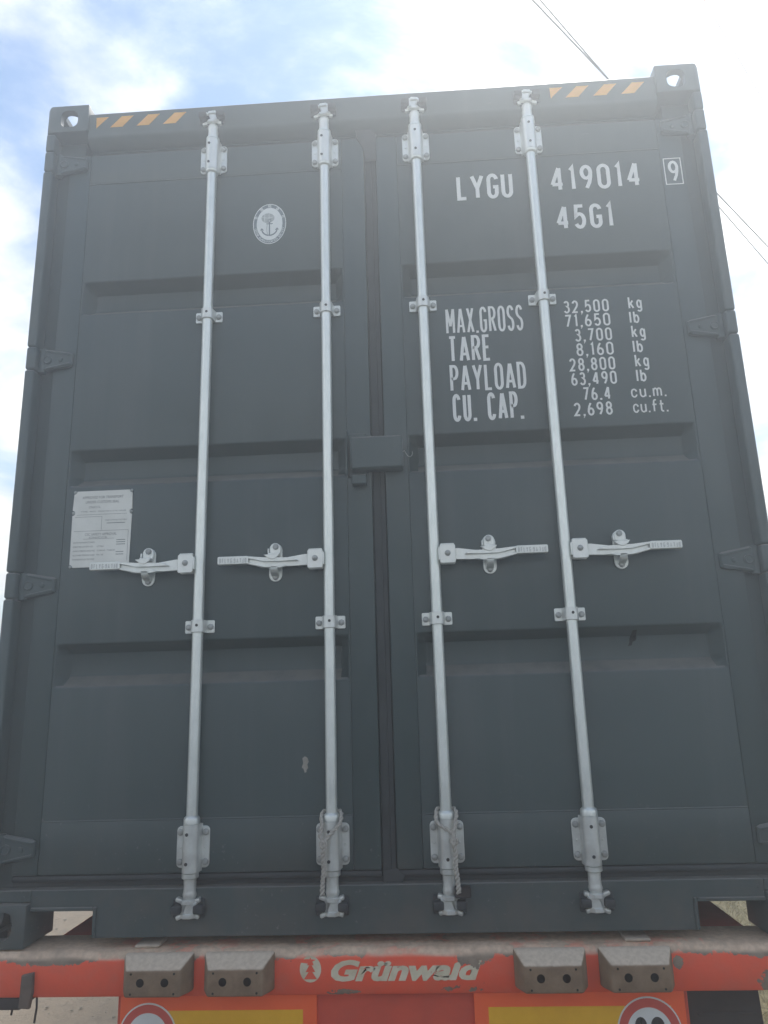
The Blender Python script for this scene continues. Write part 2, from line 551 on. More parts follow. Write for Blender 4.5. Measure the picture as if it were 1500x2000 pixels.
GLYPH = {
    'L': (0.42, [[(0, 1), (0, 0), (1, 0)]]),
    'Y': (0.52, [[(0, 1), (.5, .43)], [(1, 1), (.5, .43)], [(.5, .48), (.5, 0)]]),
    'G': (0.44, [arc(.5, .79, .5, .21, 5, 180) + arc(.5, .21, .5, .21, 180, 360) + [(1, .46), (.55, .46)]]),
    'U': (0.44, [[(0, 1)] + arc(.5, .22, .5, .22, 180, 360) + [(1, 1)]]),
    '4': (0.49, [[(.74, 0), (.74, 1)], [(.70, 1), (0, .24)], [(0, .24), (1, .24)]]),
    '1': (0.26, [[(.1, .87), (.75, 1), (.75, 0)]]),
    '9': (0.44, [ell(.5, .73, .5, .27), [(1, .73), (.96, .52), (.80, .27), (.45, 0)]]),
    '6': (0.44, [ell(.5, .27, .5, .27), [(0, .27), (.04, .48), (.20, .73), (.55, 1)]]),
    '0': (0.46, [arc(.5, .78, .5, .22, 90, 180) + arc(.5, .22, .5, .22, 180, 360, 14) + arc(.5, .78, .5, .22, 0, 90)]),
    '5': (0.44, [[(.95, 1), (.14, 1), (.06, .53)] + arc(.48, .32, .52, .31, 118, -150, 14)]),
    '3': (0.42, [arc(.46, .76, .46, .24, 155, -75, 12) + arc(.46, .27, .54, .27, 80, -155, 12)]),
    '2': (0.44, [arc(.5, .73, .5, .27, 165, -15, 12) + [(.85, .50), (0, 0), (1, 0)]]),
    '7': (0.44, [[(0, 1), (1, 1), (.32, 0)]]),
    '8': (0.44, [ell(.5, .76, .44, .24), ell(.5, .27, .5, .27)]),
    'M': (0.56, [[(0, 0), (0, 1)], [(.04, 1), (.5, .28)], [(.96, 1), (.5, .28)], [(1, 1), (1, 0)]]),
    'A': (0.52, [[(0, 0), (.47, 1)], [(1, 0), (.53, 1)], [(.14, .27), (.86, .27)]]),
    'X': (0.46, [[(0, 0), (1, 1)], [(0, 1), (1, 0)]]),
    'R': (0.46, [[(0, 0), (0, 1), (.5, 1)] + arc(.5, .76, .5, .24, 90, -90) + [(0, .52)], [(.45, .52), (1, 0)]]),
    'O': (0.46, [arc(.5, .78, .5, .22, 90, 180) + arc(.5, .22, .5, .22, 180, 360, 14) + arc(.5, .78, .5, .22, 0, 90)]),
    'S': (0.44, [arc(.5, .77, .5, .23, 15, 235, 12) + arc(.5, .25, .5, .25, 55, -165, 12)]),
    'T': (0.46, [[(0, 1), (1, 1)], [(.5, 1), (.5, 0)]]),
    'E': (0.42, [[(1, 1), (0, 1), (0, 0), (1, 0)], [(0, .52), (.85, .52)]]),
    'F': (0.42, [[(1, 1), (0, 1), (0, 0)], [(0, .52), (.85, .52)]]),
    'P': (0.45, [[(0, 0), (0, 1), (.5, 1)] + arc(.5, .74, .5, .26, 90, -90) + [(0, .48)]]),
    'D': (0.45, [[(0, 0), (0, 1), (.45, 1)] + arc(.45, .7, .55, .3, 90, 0) + arc(.45, .3, .55, .3, 0, -90) + [(0, 0)]]),
    'C': (0.44, [arc(.5, .78, .5, .22, 10, 180) + arc(.5, .22, .5, .22, 180, 350)]),
    'k': (0.42, [[(0, 0), (0, 1)], [(.92, .68), (0, .26)], [(.34, .42), (1, 0)]]),
    'g': (0.40, [ell(.5, .36, .5, .32), [(1, .68), (1, -.12)] + arc(.5, -.12, .5, .17, 0, -155)]),
    'l': (0.20, [[(.5, 0), (.5, 1)]]),
    'b': (0.40, [[(0, 0), (0, 1)], ell(.5, .33, .5, .33)]),
    'c': (0.40, [arc(.5, .42, .5, .25, 10, 180) + arc(.5, .25, .5, .25, 180, 350)]),
    'u': (0.40, [[(0, .68)] + arc(.5, .25, .5, .25, 180, 360) + [(1, .68)], [(1, .3), (1, 0)]]),
    'm': (0.56, [[(0, 0), (0, .68)], arc(.25, .45, .25, .22, 180, 0) + [(.5, 0)], arc(.75, .45, .25, .22, 180, 0) + [(1, 0)]]),
    'f': (0.38, [[(.38, 0), (.38, .8)] + arc(.75, .8, .37, .2, 180, 90) + [(1, 1)], [(0, .60), (1, .60)]]),
    't': (0.36, [[(.4, .95), (.4, .15)] + arc(.75, .15, .35, .15, 180, 270) + [(1, 0)], [(0, .62), (1, .62)]]),
}


def stroke(mb, pts, t, origin, y, mi=0):
    """flat ribbon along pts (already in metres) in the xz plane at depth y"""
    P = []
    for p in pts:
        if not P or (Vector(p) - P[-1]).length > 1e-6:
            P.append(Vector(p))
    closed = (P[0] - P[-1]).length < 1e-6
    if closed:
        P.pop()
    n = len(P)
    ls, rs = [], []
    for i in range(n):
        a = P[(i - 1) % n] if (closed or i > 0) else None
        b = P[(i + 1) % n] if (closed or i < n - 1) else None
        d1 = (P[i] - a).normalized() if a is not None else None
        d2 = (b - P[i]).normalized() if b is not None else None
        if d1 is None: d1 = d2
        if d2 is None: d2 = d1
        n1 = Vector((-d1.y, d1.x)); n2 = Vector((-d2.y, d2.x))
        m = n1 + n2
        if m.length < 1e-4: m = n1
        m.normalize()
        k = t / 2 / max(m.dot(n1), 0.42)
        ls.append(mb.bm.verts.new((origin[0] + P[i].x + m.x * k, y, origin[1] + P[i].y + m.y * k)))
        rs.append(mb.bm.verts.new((origin[0] + P[i].x - m.x * k, y, origin[1] + P[i].y - m.y * k)))
    for i in range(n if closed else n - 1):
        j = (i + 1) % n
        f = mb.bm.faces.new((ls[i], rs[i], rs[j], ls[j]))
        f.material_index = mi


def stencil(mb, text, x0, x1, z0, h, t, y, gap=0.13, mi=0, flip=False):
    """fit text between x0 and x1 (cap height h)"""
    ws = []
    for c in text:
        if c == ' ': ws.append(0.38)
        elif c in '.,': ws.append(0.14)
        else: ws.append(GLYPH[c][0])
    total = sum(ws) + gap * (len(text) - 1)
    sx = (x1 - x0) / total
    x = x0
    for c, w in zip(text, ws):
        W = w * sx
        if c in '.,':
            q = t * 1.05
            cx = x + W / 2
            mb.face([(cx - q / 2, y, z0), (cx + q / 2, y, z0), (cx + q / 2, y, z0 + q), (cx - q / 2, y, z0 + q)], mi)
            if c == ',':
                mb.face([(cx + q / 2, y - 0.0002, z0 + q * .35), (cx - q * .05, y - 0.0002, z0 + q * .35), (cx - q * .5, y - 0.0002, z0 - q * 1.0), (cx - q * .15, y - 0.0002, z0 - q * 1.0)], mi)
        elif c != ' ':
            for k, s in enumerate(GLYPH[c][1]):
                pts = [(t / 2 + u * max(W - t, 0), t / 2 + v * (h - t)) for u, v in s]
                if flip:
                    pts = [(-p[0], -p[1]) for p in pts]
                stroke(mb, pts, t, (x if not flip else (x0 + x1 - x), z0 if not flip else z0 + h), y - 0.0003 * k, mi)
        x += W + gap * sx


def font_mesh(mb, text, size, mtx, mi=0, shear=0.0, offset=0.0, align='LEFT', width=None, extrude=0.0):
    """text set with Blender's own built-in typeface, added to mb; text lies in local XY, mtx places it"""
    cu = bpy.data.curves.new('text', 'FONT')
    cu.body = text
    cu.size = size
    cu.shear = shear
    cu.offset = offset
    cu.align_x = align
    cu.extrude = extrude
    cu.resolution_u = 3
    o = bpy.data.objects.new('text', cu)
    COL.objects.link(o)
    dg = bpy.context.evaluated_depsgraph_get()
    dg.update()
    me = bpy.data.meshes.new_from_object(o.evaluated_get(dg))
    bpy.data.objects.remove(o)
    bpy.data.curves.remove(cu)
    if len(me.vertices) == 0:
        return
    if width:
        xs = [v.co.x for v in me.vertices]
        a, b = min(xs), max(xs)
        k = width / (b - a)
        for v in me.vertices:
            v.co.x = (v.co.x - a) * k
    n0 = len(mb.bm.verts)
    f0 = len(mb.bm.faces)
    me.transform(mtx)
    mb.bm.from_mesh(me)
    mb.bm.faces.ensure_lookup_table()
    for f in mb.bm.faces[f0:]:
        f.material_index = mi
    bpy.data.meshes.remove(me)


FACE = Matrix.Rotation(R(90), 4, 'X')            # local XY -> world XZ, facing -y


def at(x, y, z):
    return Matrix.Translation((x, y, z)) @ FACE


# ------------------------------------------------------------------ setting: ground
mb = MB()
bmesh.ops.create_grid(mb.bm, x_segments=60, y_segments=60, size=160)
for v in mb.bm.verts:
    d = v.co.length
    v.co.z += (random.random() - 0.5) * 0.02 * min(d / 5, 4)
ground = mb.build('ground', M['ground'])
tag(ground, kind='structure')

b = MB()  # dark strip added to lower the ground bounce onto the doors
n = 60
ys = [-60 + 120 * k / n for k in range(n + 1)]
wob = [(0.10 * math.sin(y * 1.3) + 0.06 * math.sin(y * 3.7 + 1)) for y in ys]
L_ = [b.bm.verts.new((-1.55 + w, y, 0.030)) for y, w in zip(ys, wob)]
R_ = [b.bm.verts.new((1.75 - w if abs(y) < 60 else 1.75, y, 0.030)) for y, w in zip(ys, wob)]
for k in range(n):
    b.bm.faces.new((L_[k], R_[k], R_[k + 1], L_[k + 1]))
# wide unseen sheet behind the camera, added to cut light bounced upward
q = [b.bm.verts.new(p) for p in ((-30, -60, 0.034), (30, -60, 0.034), (30, -1.2, 0.034), (-30, -1.2, 0.034))]
b.bm.faces.new(q)
rd = b.build('bounce_absorber', M['absorber_dark'], None, smooth=0)
tag(rd, kind='structure')

# ------------------------------------------------------------------ container
box = bpy.data.objects.new('shipping_container', None)
COL.objects.link(box)
box.location = (0, 0, H)
tag(box, 'dark grey steel shipping container with closed double doors standing on the red trailer', 'shipping container')
W2, HT, LEN = 1.219, 2.896, 12.19


def bool_diff(base_me, cutters, name):
    a = bpy.data.objects.new('tmp', base_me); COL.objects.link(a)
    cs = []
    for c in cutters:
        o = bpy.data.objects.new('cut', c); COL.objects.link(o); cs.append(o)
        md = a.modifiers.new('b', 'BOOLEAN'); md.operation = 'DIFFERENCE'; md.solver = 'EXACT'; md.object = o
    dg = bpy.context.evaluated_depsgraph_get(); dg.update()
    me = bpy.data.meshes.new_from_object(a.evaluated_get(dg))
    for o in cs + [a]:
        m = o.data
        bpy.data.objects.remove(o)
        bpy.data.meshes.remove(m)
    me.name = name
    me.shade_smooth()
    me.set_sharp_from_angle(angle=R(30))
    return me


def obround(w, h, n=8):
    r = min(w, h) / 2
    pts = []
    if h >= w:
        for cz, a0 in ((h / 2 - r, 0), (-(h / 2 - r), 180)):
            pts += [(r * math.cos(R(a0 + 180 * k / n)), cz + r * math.sin(R(a0 + 180 * k / n))) for k in range(n + 1)]
    else:
        for cx, a0 in ((w / 2 - r, -90), (-(w / 2 - r), 90)):
            pts += [(cx + r * math.cos(R(a0 + 180 * k / n)), r * math.sin(R(a0 + 180 * k / n))) for k in range(n + 1)]
    return pts


def make_casting(sx, top):
    """corner casting, origin at its outer front corner on the container's corner; sx = +1 right, -1 left"""
    w, d, h = 0.162, 0.178, 0.118
    zt = -1 if top else 1
    b = MB()
    vs = b.box(-sx * w, 0, 0, d, 0, zt * h) if sx > 0 else b.box(0, w, 0, d, 0, zt * h)
    es = [e for e in b.bm.edges if all(abs(v.co.x) < 1e-6 for v in e.verts) and (all(abs(v.co.z) < 1e-6 for v in e.verts) or all(abs(v.co.y) < 1e-6 for v in e.verts))]
    es2 = [e for e in b.bm.edges if all(abs(v.co.y) < 1e-6 for v in e.verts) and all(abs(v.co.z) < 1e-6 for v in e.verts)]
    bmesh.ops.bevel(b.bm, geom=list(set(es)), offset=0.020, segments=5, affect='EDGES', profile=0.5)
    small = [e for e in b.bm.edges if e.is_valid and e.calc_face_angle(0) > 0.8]
    bmesh.ops.bevel(b.bm, geom=small, offset=0.005, segments=2, affect='EDGES', profile=0.5)
    base = b.mesh('casting_base', M['paint'], 0)
    cx, cz = -sx * w / 2, zt * h / 2
    c = MB(); c.box(cx - (w / 2 - 0.024), cx + (w / 2 - 0.024), 0.024, d - 0.012, cz - (h / 2 - 0.024), cz + (h / 2 - 0.024)); cav = c.mesh('c', M['paint'], 0)
    c = MB(); c.prism([(u - sx * 0.089, v + zt * 0.061) for u, v in rrect(-0.033, 0.033, -0.037, 0.037, 0.024)], -0.02, 0.05); end = c.mesh('c', M['paint'], 0)
    c = MB(); c.prism([(u + 0.092, v + zt * 0.061) for u, v in rrect(-0.040, 0.040, -0.030, 0.030, 0.028)], -0.04 * sx * 1.0, 0.02 * sx * 1.0 if False else 0.04 * sx, plane='yz'); side = c.mesh('c', M['paint'], 0)
    c = MB(); c.prism([(u + cx, v + 0.089) for u, v in obround(0.064, 0.124)], -0.04, 0.04, plane='xy'); topc = c.mesh('c', M['paint'], 0)
    return bool_diff(base, [cav, end, side, topc], 'corner_casting')


for sx in (1, -1):
    for top in (True, False):
        me = make_casting(sx, top)
        obj('corner_casting', me, box, (sx * W2, 0, HT if top else 0.0))
for sx in (1, -1):
    for top in (True, False):
        me = make_casting(-sx, top)
        obj('corner_casting', me, box, (sx * W2, LEN, HT if top else 0.0), (0, 0, R(180)))

HINGE_Z = (2.657, 1.858, 1.060, 0.262)

# corner posts: J section with an outer strip, interrupted by the hinge lugs
post_o = []
for sx in (1, -1):
    b = MB()
    def bx(xa, xb, *a, **k):
        xa, xb = sx * xa, sx * xb
        b.box(min(xa, xb), max(xa, xb), *a, **k)
    bx(1.196, 1.2115, 0.012, 0.12, 0.118, HT - 0.118)                     # core behind the strip
    bx(1.088, 1.196, 0.066, 0.12, 0.118, HT - 0.118, bevel=0.003)           # channel floor
    zs = [0.120] + [z for zc in sorted(HINGE_Z) for z in (zc - 0.0440, zc + 0.0440)] + [HT - 0.120]
    for i in range(0, len(zs), 2):
        bx(1.183, 1.2165, 0.003, 0.062, zs[i], zs[i + 1], bevel=0.0075, seg=3)
    post_o.append(b.build('corner_post', M['paint'], box))
    po = post_o[-1]
    lug = MB()
    x0, x1 = (1.180, 1.2157) if sx > 0 else (-1.2157, -1.180)
    lug.box(x0, x1, 0.0025, 0.06, -0.0418, 0.0418, bevel=0.0075, seg=3)
    lm = lug.mesh('hinge_lug', M['paint'])
    for zc in HINGE_Z:
        obj('hinge_lug', lm, po, (0, 0, zc))

# header with folded lower lip
b = MB()
prof = [(0.020, 2.8655), (0.013, 2.858), (0.013, 2.765), (0.018, 2.752), (0.046, 2.731), (0.060, 2.728), (0.060, 2.722), (0.14, 2.722), (0.14, 2.8655)]
b.prism(prof, -1.060, 1.060, plane='yz')
header = b.build('header', M['paint'], box)
b = MB()
b.box(-1.10, 1.10, 0.075, 0.14, 2.60, 2.720)      # dark rebate behind the door edge
b.build('door_rebate', M['rubber'], box)
yS = 0.0118
def stripe(pts):
    b = MB()
    b.prism(pts, yS, yS + 0.0008)
    o = b.build('hazard_stripe', M['amber'], header, smooth=0)
for sx0, sx1 in ((-1.031, -0.687), (0.675, 1.018)):
    zt, zb = (2.8420, 2.7955) if sx0 < 0 else (2.8385, 2.7925)
    k = (sx1 - sx0) / 0.344
    stripe([(sx0, zt), (sx0 + 0.047 * k, zt), (sx0 + 0.002, zb)])
    for i in range(3):
        x = sx0 + (0.056 + 0.1015 * i) * k
        stripe([(x, zb), (x + 0.047 * k, zb), (x + 0.083 * k + 0.002, zt + .0), (x + 0.036 * k + 0.002, zt)][0:2] + [(x + 0.087 * k, zt), (x + 0.042 * k, zt)])

# sill with the two pockets next to the castings
b = MB()
yf = 0.022
CUT0, CUT1, CT, SB = 0.866, 1.046, 0.096, 0.022
poly = [(-1.056, 0.152), (-1.056, CT), (-CUT0, CT), (-CUT0, SB), (CUT0, SB), (CUT0, CT), (1.056, CT), (1.056, 0.152)]
b.prism(poly, yf, yf + 0.012, bevel=0.002)
b.box(-CUT0 + 0.002, CUT0 - 0.002, yf + 0.010, 0.16, SB + 0.001, SB + 0.009)
b.box(-1.055, 1.055, yf + 0.010, 0.16, 0.140, 0.1515)
for sx in (1, -1):
    fl = lambda xa, xb, *a, **k: b.box(min(sx * xa, sx * xb), max(sx * xa, sx * xb), *a, **k)
    fl(CUT0 - 0.010, CUT0, yf - 0.006, 0.155, SB + 0.003, CT + 0.0095, bevel=0.002)      # side flange
    fl(CUT0 + 0.0005, 1.0535, yf - 0.006, 0.155, CT - 0.0005, CT + 0.0095, bevel=0.002)   # top flange
for sx in (1, -1):
    fl = lambda xa, xb, *a, **k: b.box(min(sx * xa, sx * xb), max(sx * xa, sx * xb), *a, **k)
    fl(1.0565, 1.182, yf + 0.0005, 0.064, 0.1195, 0.1515, bevel=0.002)
    for x in (1.079, 1.040):
        b.lathe([(0.0055, 0), (0.0055, 0.001), (0.0035, 0.0016)], 10, (sx * x, yf - 0.0002, 0.131), axis='y')
sill = b.build('sill', M['paint'], box)
# body: roof, side walls, rails, floor
b = MB(); b.box(-1.20, 1.20, 0.15, LEN - 0.05, 2.84, 2.858); b.build('roof', M['paint'], box)
for sx in (1, -1):
    b = MB()
    n = 44
    ys = []
    y = 0.19
    while y < LEN - 0.2:
        ys += [(y, 0.0), (y + 0.07, 0.0), (y + 0.138, 0.036), (y + 0.21, 0.036)]
        y += 0.278
    v0 = [b.bm.verts.new((sx * (1.212 - d), y, 0.14)) for y, d in ys]
    v1 = [b.bm.verts.new((sx * (1.212 - d), y, 2.84)) for y, d in ys]
    for i in range(len(ys) - 1):
        b.bm.faces.new((v0[i], v0[i + 1], v1[i + 1], v1[i]))
    b.build('side_wall', M['paint'], box, smooth=0)
    b = MB(); x0, x1 = (1.16, 1.213) if sx > 0 else (-1.213, -1.16)
    b.box(x0, x1, 0.179, LEN - 0.18, 0.0125, 0.14, bevel=0.004); b.build('bottom_rail', M['paint'], box)
    b = MB(); b.box(x0, x1, 0.179, LEN - 0.18, 2.842, 2.88, bevel=0.004); b.build('top_rail', M['paint'], box)
b = MB(); b.box(-1.158, 1.158, 0.165, LEN - 0.1, 0.10, 0.139)
for k in range(38):
    y = 0.32 + k * 0.31
    b.box(-1.158, 1.158, y, y + 0.05, 0.020, 0.0995)
b.build('floor_frame', M['inside'], box, smooth=0)
b = MB(); b.box(-1.18, 1.18, LEN - 0.09, LEN - 0.05, 0.14, 2.838); b.build('front_wall', M['paint'], box)

# ------------------------------------------------------------------ doors
YD, YP = 0.045, 0.0485            # face of the door frame, face of the panel
BANDS = ((2.166, 2.036), (1.524, 1.394), (0.868, 0.733))
ZT, ZB = 2.703, 0.186             # door leaf top and bottom
PT, PB = 2.577, 0.336             # panel top and bottom


def make_door(x0, x1, px0, px1):
    b = MB()
    # four frame members
    b.box(x0, px0 - 0.0015, YD, 0.115, ZB, ZT, bevel=0.004, seg=2)
    b.box(px1 + 0.0015, x1, YD, 0.115, ZB, ZT, bevel=0.004, seg=2)
    b.box(px0 - 0.0014, px1 + 0.0014, YD + 0.001, 0.115, PT + 0.0015, ZT - 0.0005, bevel=0.003, seg=2)
    b.box(px0 - 0.0014, px1 + 0.0014, YD + 0.001, 0.115, ZB + 0.0005, PB - 0.0015, bevel=0.003, seg=2)
    # corrugated panel as one dished sheet
    xs = [px0 - 0.001, px0 + 0.003, px0 + 0.008, px0 + 0.030, px0 + 0.036, px1 - 0.036, px1 - 0.030, px1 - 0.008, px1 - 0.003, px1 + 0.001]
    fx = [0, 0, 0.10, 0.93, 1, 1, 0.93, 0.10, 0, 0]
    zs, fz = [PB - 0.001], [0]
    for zt, zb in reversed(BANDS):
        zs += [zb - 0.006, zb - 0.001, zb + 0.003, zb + 0.007, zb + 0.033, zb + 0.038, zb + 0.046, zt - 0.034, zt - 0.027, zt - 0.0225, zt - 0.004, zt - 0.0005, zt + 0.002, zt + 0.006]
        fz += [0, 0.02, 0.09, 0.20, 0.90, 0.98, 1, 1, 0.97, 0.86, 0.16, 0.05, 0.01, 0]
    zs.append(PT + 0.001); fz.append(0)
    D = 0.056
    g = [[b.bm.verts.new((x, YP + D * min(a, c), z)) for x, a in zip(xs, fx)] for z, c in zip(zs, fz)]
    for j in range(len(zs) - 1):
        for i in range(len(xs) - 1):
            b.bm.faces.new((g[j][i], g[j][i + 1], g[j + 1][i + 1], g[j + 1][i]))
    # weld bead round the panel
    for (p, q) in (((px0, PT), (px1, PT)), ((px0, PB), (px1, PB))):
        b.tube([(p[0], YD + 0.004, p[1]), (q[0], YD + 0.004, q[1])], 0.0032, 6)
    return b.build('door', M['paint'], box)


door_l = make_door(-1.137, -0.0205, -1.054, -0.104)
door_r = make_door(0.0255, 1.137, 0.104, 1.051)
door_l['label'] = 'left door leaf carrying the round emblem and the data plate'
door_r['label'] = 'right door leaf carrying the white container numbers'

# gaskets
b = MB()
b.box(-0.019, 0.0240, 0.060, 0.075, 0.150, 2.712, bevel=0.003)
b.box(0.0035, 0.0085, 0.057, 0.061, 0.150, 2.712, bevel=0.0015)
b.build('door_gasket', M['rubber'], box)
b = MB()
b.box(-1.136, -0.019, 0.047, 0.075, 0.1665, 0.1845, bevel=0.006, seg=2)
b.box(0.024, 1.136, 0.047, 0.075, 0.1665, 0.1845, bevel=0.006, seg=2)
b.box(-1.136, 1.136, 0.062, 0.09, 0.150, 0.1655)
b.build('bottom_gasket', M['rubber'], box)
b = MB()
b.box(-1.136, -0.019, 0.056, 0.075, 2.705, 2.716, bevel=0.004)
b.box(0.024, 1.136, 0.056, 0.075, 2.705, 2.716, bevel=0.004)
b.build('top_gasket', M['rubber'], box)
# folded corner flaps of the centre gasket
b = MB()
b.prism([(-0.05, 2.745), (0.0, 2.748), (0.0275, 2.715), (0.0275, 2.60), (-0.012, 2.60), (-0.019, 2.655), (-0.045, 2.70)], 0.040, 0.046, bevel=0.002)
b.build('gasket_flap', M['rubber'], box)
b = MB()
b.prism([(-0.017, 0.186), (0.0235, 0.190), (0.048, 0.170), (0.040, 0.153), (0.005, 0.146), (-0.017, 0.153)], 0.0435, 0.0465, bevel=0.001)
b.build('gasket_flap', M['rubber'], box)

# hinges (blade welded over the stile, pin end towards the post)
for sx, dr in ((1, door_r), (-1, door_l)):
    b = MB()
    X = lambda u: sx * u
    out = [(X(1.063), -0.022), (X(1.075), -0.026), (X(1.150), -0.040), (X(1.179), -0.040), (X(1.179), 0.040), (X(1.155), 0.042), (X(1.075), 0.028), (X(1.063), 0.022)]
    b.prism(out, 0.029, 0.0455, bevel=0.005)
    rib = [(X(1.068), 0.012), (X(1.155), 0.030), (X(1.155), 0.037), (X(1.068), 0.021)]
    b.prism(rib, 0.0255, 0.0295, bevel=0.0018)
    rib = [(X(1.068), -0.012), (X(1.155), -0.029), (X(1.155), -0.036), (X(1.068), -0.0205)]
    b.prism(rib, 0.0255, 0.0295, bevel=0.0018)
    b.lathe([(0.016, 0.0), (0.016, 0.004), (0.012, 0.006), (0.010, 0.004)], 18, (X(1.150), 0.0292, 0.0), axis='y')
    b.lathe([(0.009, 0.0), (0.008, 0.003), (0.004, 0.004)], 14, (X(1.105), 0.0292, 0.0), axis='y')
    b.cyl((X(1.172), 0.040, -0.044), (X(1.172), 0.040, 0.044), 0.014, 14)
    me = b.mesh('hinge', M['paint'])
    for zc in HINGE_Z:
        obj('hinge', me, dr, (0, 0, zc))

# ------------------------------------------------------------------ lettering on the right door
def line(text, x0, x1, z0, h, t, y=None, gap=0.13, parent=door_r):
    b = MB()
    stencil(b, text, x0, x1, z0, h, t, (YP - 0.0016) if y is None else y, gap)
    o = b.build('lettering', M['white'], parent, smooth=0)
    o['label'] = 'white lettering reading ' + text
    return o


line('LYGU', 0.316, 0.519, 2.412, 0.105, 0.0140, gap=0.10)
line('419014', 0.654, 0.977, 2.425, 0.104, 0.0138, gap=0.15)
line('45G1', 0.662, 0.864, 2.267, 0.100, 0.0138, gap=0.14)
line('MAX.GROSS', 0.251, 0.517, 1.886, 0.0985, 0.0082, gap=0.11)
line('TARE', 0.254, 0.400, 1.780, 0.0985, 0.0105, gap=0.10)
line('PAYLOAD', 0.255, 0.512, 1.672, 0.0985, 0.0100, gap=0.09)
line('CU. CAP.', 0.259, 0.494, 1.564, 0.100, 0.0110, gap=0.12)
zrow = [1.941, 1.888, 1.833, 1.7795, 1.725, 1.673, 1.618, 1.564]
rows = [('32,500', 0.659), ('71,650', 0.658), ('3,700', 0.688), ('8,160', 0.688), ('28,800', 0.660), ('63,490', 0.661), ('76.4', 0.695), ('2,698', 0.661)]
for i, (s, x0) in enumerate(rows):
    line(s, x0, 0.813 if i < 6 else 0.788, zrow[i], 0.0480, 0.0066, gap=0.15)
for i in range(6):
    if i % 2 == 0:
        line('kg', 0.879, 0.925, zrow[i] + 0.004, 0.0480, 0.0062, gap=0.16)
    else:
        line('lb', 0.876, 0.911, zrow[i] + 0.003, 0.0465, 0.0062, gap=0.10)
line('cu.m.', 0.854, 0.970, 1.620, 0.046, 0.0054, gap=0.14)
line('cu.ft.', 0.855, 0.970, 1.566, 0.046, 0.0054, gap=0.10)
# check digit in its box, on the stile
line('9', 1.075, 1.1115, 2.433, 0.088, 0.0105, y=YD - 0.0012)
b = MB()
bx0, bx1, bz0, bz1, bt = 1.0605, 1.1235, 2.4225, 2.5325, 0.0036
for (xa, xb, za, zb) in ((bx0, bx1, bz0, bz0 + bt), (bx0, bx1, bz1 - bt, bz1), (bx0, bx0 + bt, bz0 + bt, bz1 - bt), (bx1 - bt, bx1, bz0 + bt, bz1 - bt)):
    b.face([(xa, YD - 0.0012, za), (xb, YD - 0.0012, za), (xb, YD - 0.0012, zb), (xa, YD - 0.0012, zb)])
b.build('number_frame', M['white'], door_r, smooth=0)

# ------------------------------------------------------------------ emblem (class society oval with anchor) on the left door
b = MB()
ex, ez, ea, eb = -0.3705, 2.3635, 0.061, 0.083
ye = YP - 0.0012
def oval(a, bb, n=48):
    return [(ex + a * math.cos(2 * math.pi * k / n), ez + bb * math.sin(2 * math.pi * k / n)) for k in range(n)]
def ring(a0, b0, a1, b1, y, mi):
    p, q = oval(a0, b0), oval(a1, b1)
    vp = [b.bm.verts.new((u, y, v)) for u, v in p]
    vq = [b.bm.verts.new((u, y, v)) for u, v in q]
    for i in range(len(p)):
        j = (i + 1) % len(p)
        f = b.bm.faces.new((vp[i], vp[j], vq[j], vq[i])); f.material_index = mi
ring(ea, eb, ea - 0.0028, eb - 0.0028, ye, 0)
ring(ea - 0.0028, eb - 0.0028, ea - 0.0135, eb - 0.016, ye + 0.0003, 1)
b.face([(u, ye, v) for u, v in oval(ea - 0.0135, eb - 0.016)], 0)
# ring lettering
for i, ch in enumerate('\u4e2d\u56fd\u8239\u7ea7\u793e'):
    a = R(158 - 34 * i)
    px_, pz_ = ex + (ea - 0.0085) * math.cos(a), ez + (eb - 0.0098) * math.sin(a)
    font_mesh(b, ch, 0.0125, Matrix.Translation((px_, ye - 0.0003, pz_)) @ FACE @ Matrix.Rotation(a - R(90), 4, 'Z') @ Matrix.Translation((0, -0.0045, 0)), 0, align='CENTER', offset=0.0002)
txt = 'CHINA CLASSIFICATION SOCIETY'
for i, ch in enumerate(txt):
    if ch == ' ':
        continue
    a = R(196 + (344 - 196) * i / (len(txt) - 1))
    px_, pz_ = ex + (ea - 0.0085) * math.cos(a), ez + (eb - 0.0098) * math.sin(a)
    font_mesh(b, ch, 0.0105, Matrix.Translation((px_, ye - 0.0003, pz_)) @ FACE @ Matrix.Rotation(a + R(90), 4, 'Z') @ Matrix.Translation((0, -0.0038, 0)), 0, align='CENTER', offset=0.0002)
# anchor over a pale globe
yi = ye - 0.0005
g = [b.bm.verts.new((ex - 0.006 + 0.024 * math.cos(2 * math.pi * k / 28), yi + 0.0002, ez + 0.024 + 0.020 * math.sin(2 * math.pi * k / 28))) for k in range(28)]
b.bm.faces.new(g).material_index = 2
for dx in (-0.012, 0.004):
    stroke(b, [(dx * (1 - (k / 6) ** 2 * 0.2), k * 0.0055) for k in range(-3, 4)], 0.0016, (ex - 0.006, ez + 0.024), yi, 0)
stroke(b, [(-0.021, 0.004), (0.0, 0.0), (0.021, 0.004)], 0.0016, (ex - 0.006, ez + 0.024), yi - 0.0001, 0)
stroke(b, [(0, 0.010), (0, -0.044)], 0.0042, (ex, ez - 0.004), yi - 0.0002, 1)
stroke(b, [(-0.012, 0.004), (0.012, 0.004)], 0.0036, (ex, ez - 0.004), yi - 0.00035, 1)
stroke(b, arc(0, 0.016, 0.0055, 0.006, 90, 450, 14), 0.0024, (ex, ez - 0.004), yi - 0.0003, 1)
stroke(b, arc(0, -0.014, 0.029, 0.030, 200, 340, 14), 0.0048, (ex, ez - 0.004), yi - 0.0004, 1)
for s in (-1, 1):
    b.face([(ex + s * 0.0345, yi - 0.0005, ez - 0.026), (ex + s * 0.020, yi - 0.0005, ez - 0.027), (ex + s * 0.028, yi - 0.0005, ez - 0.017)], 1)
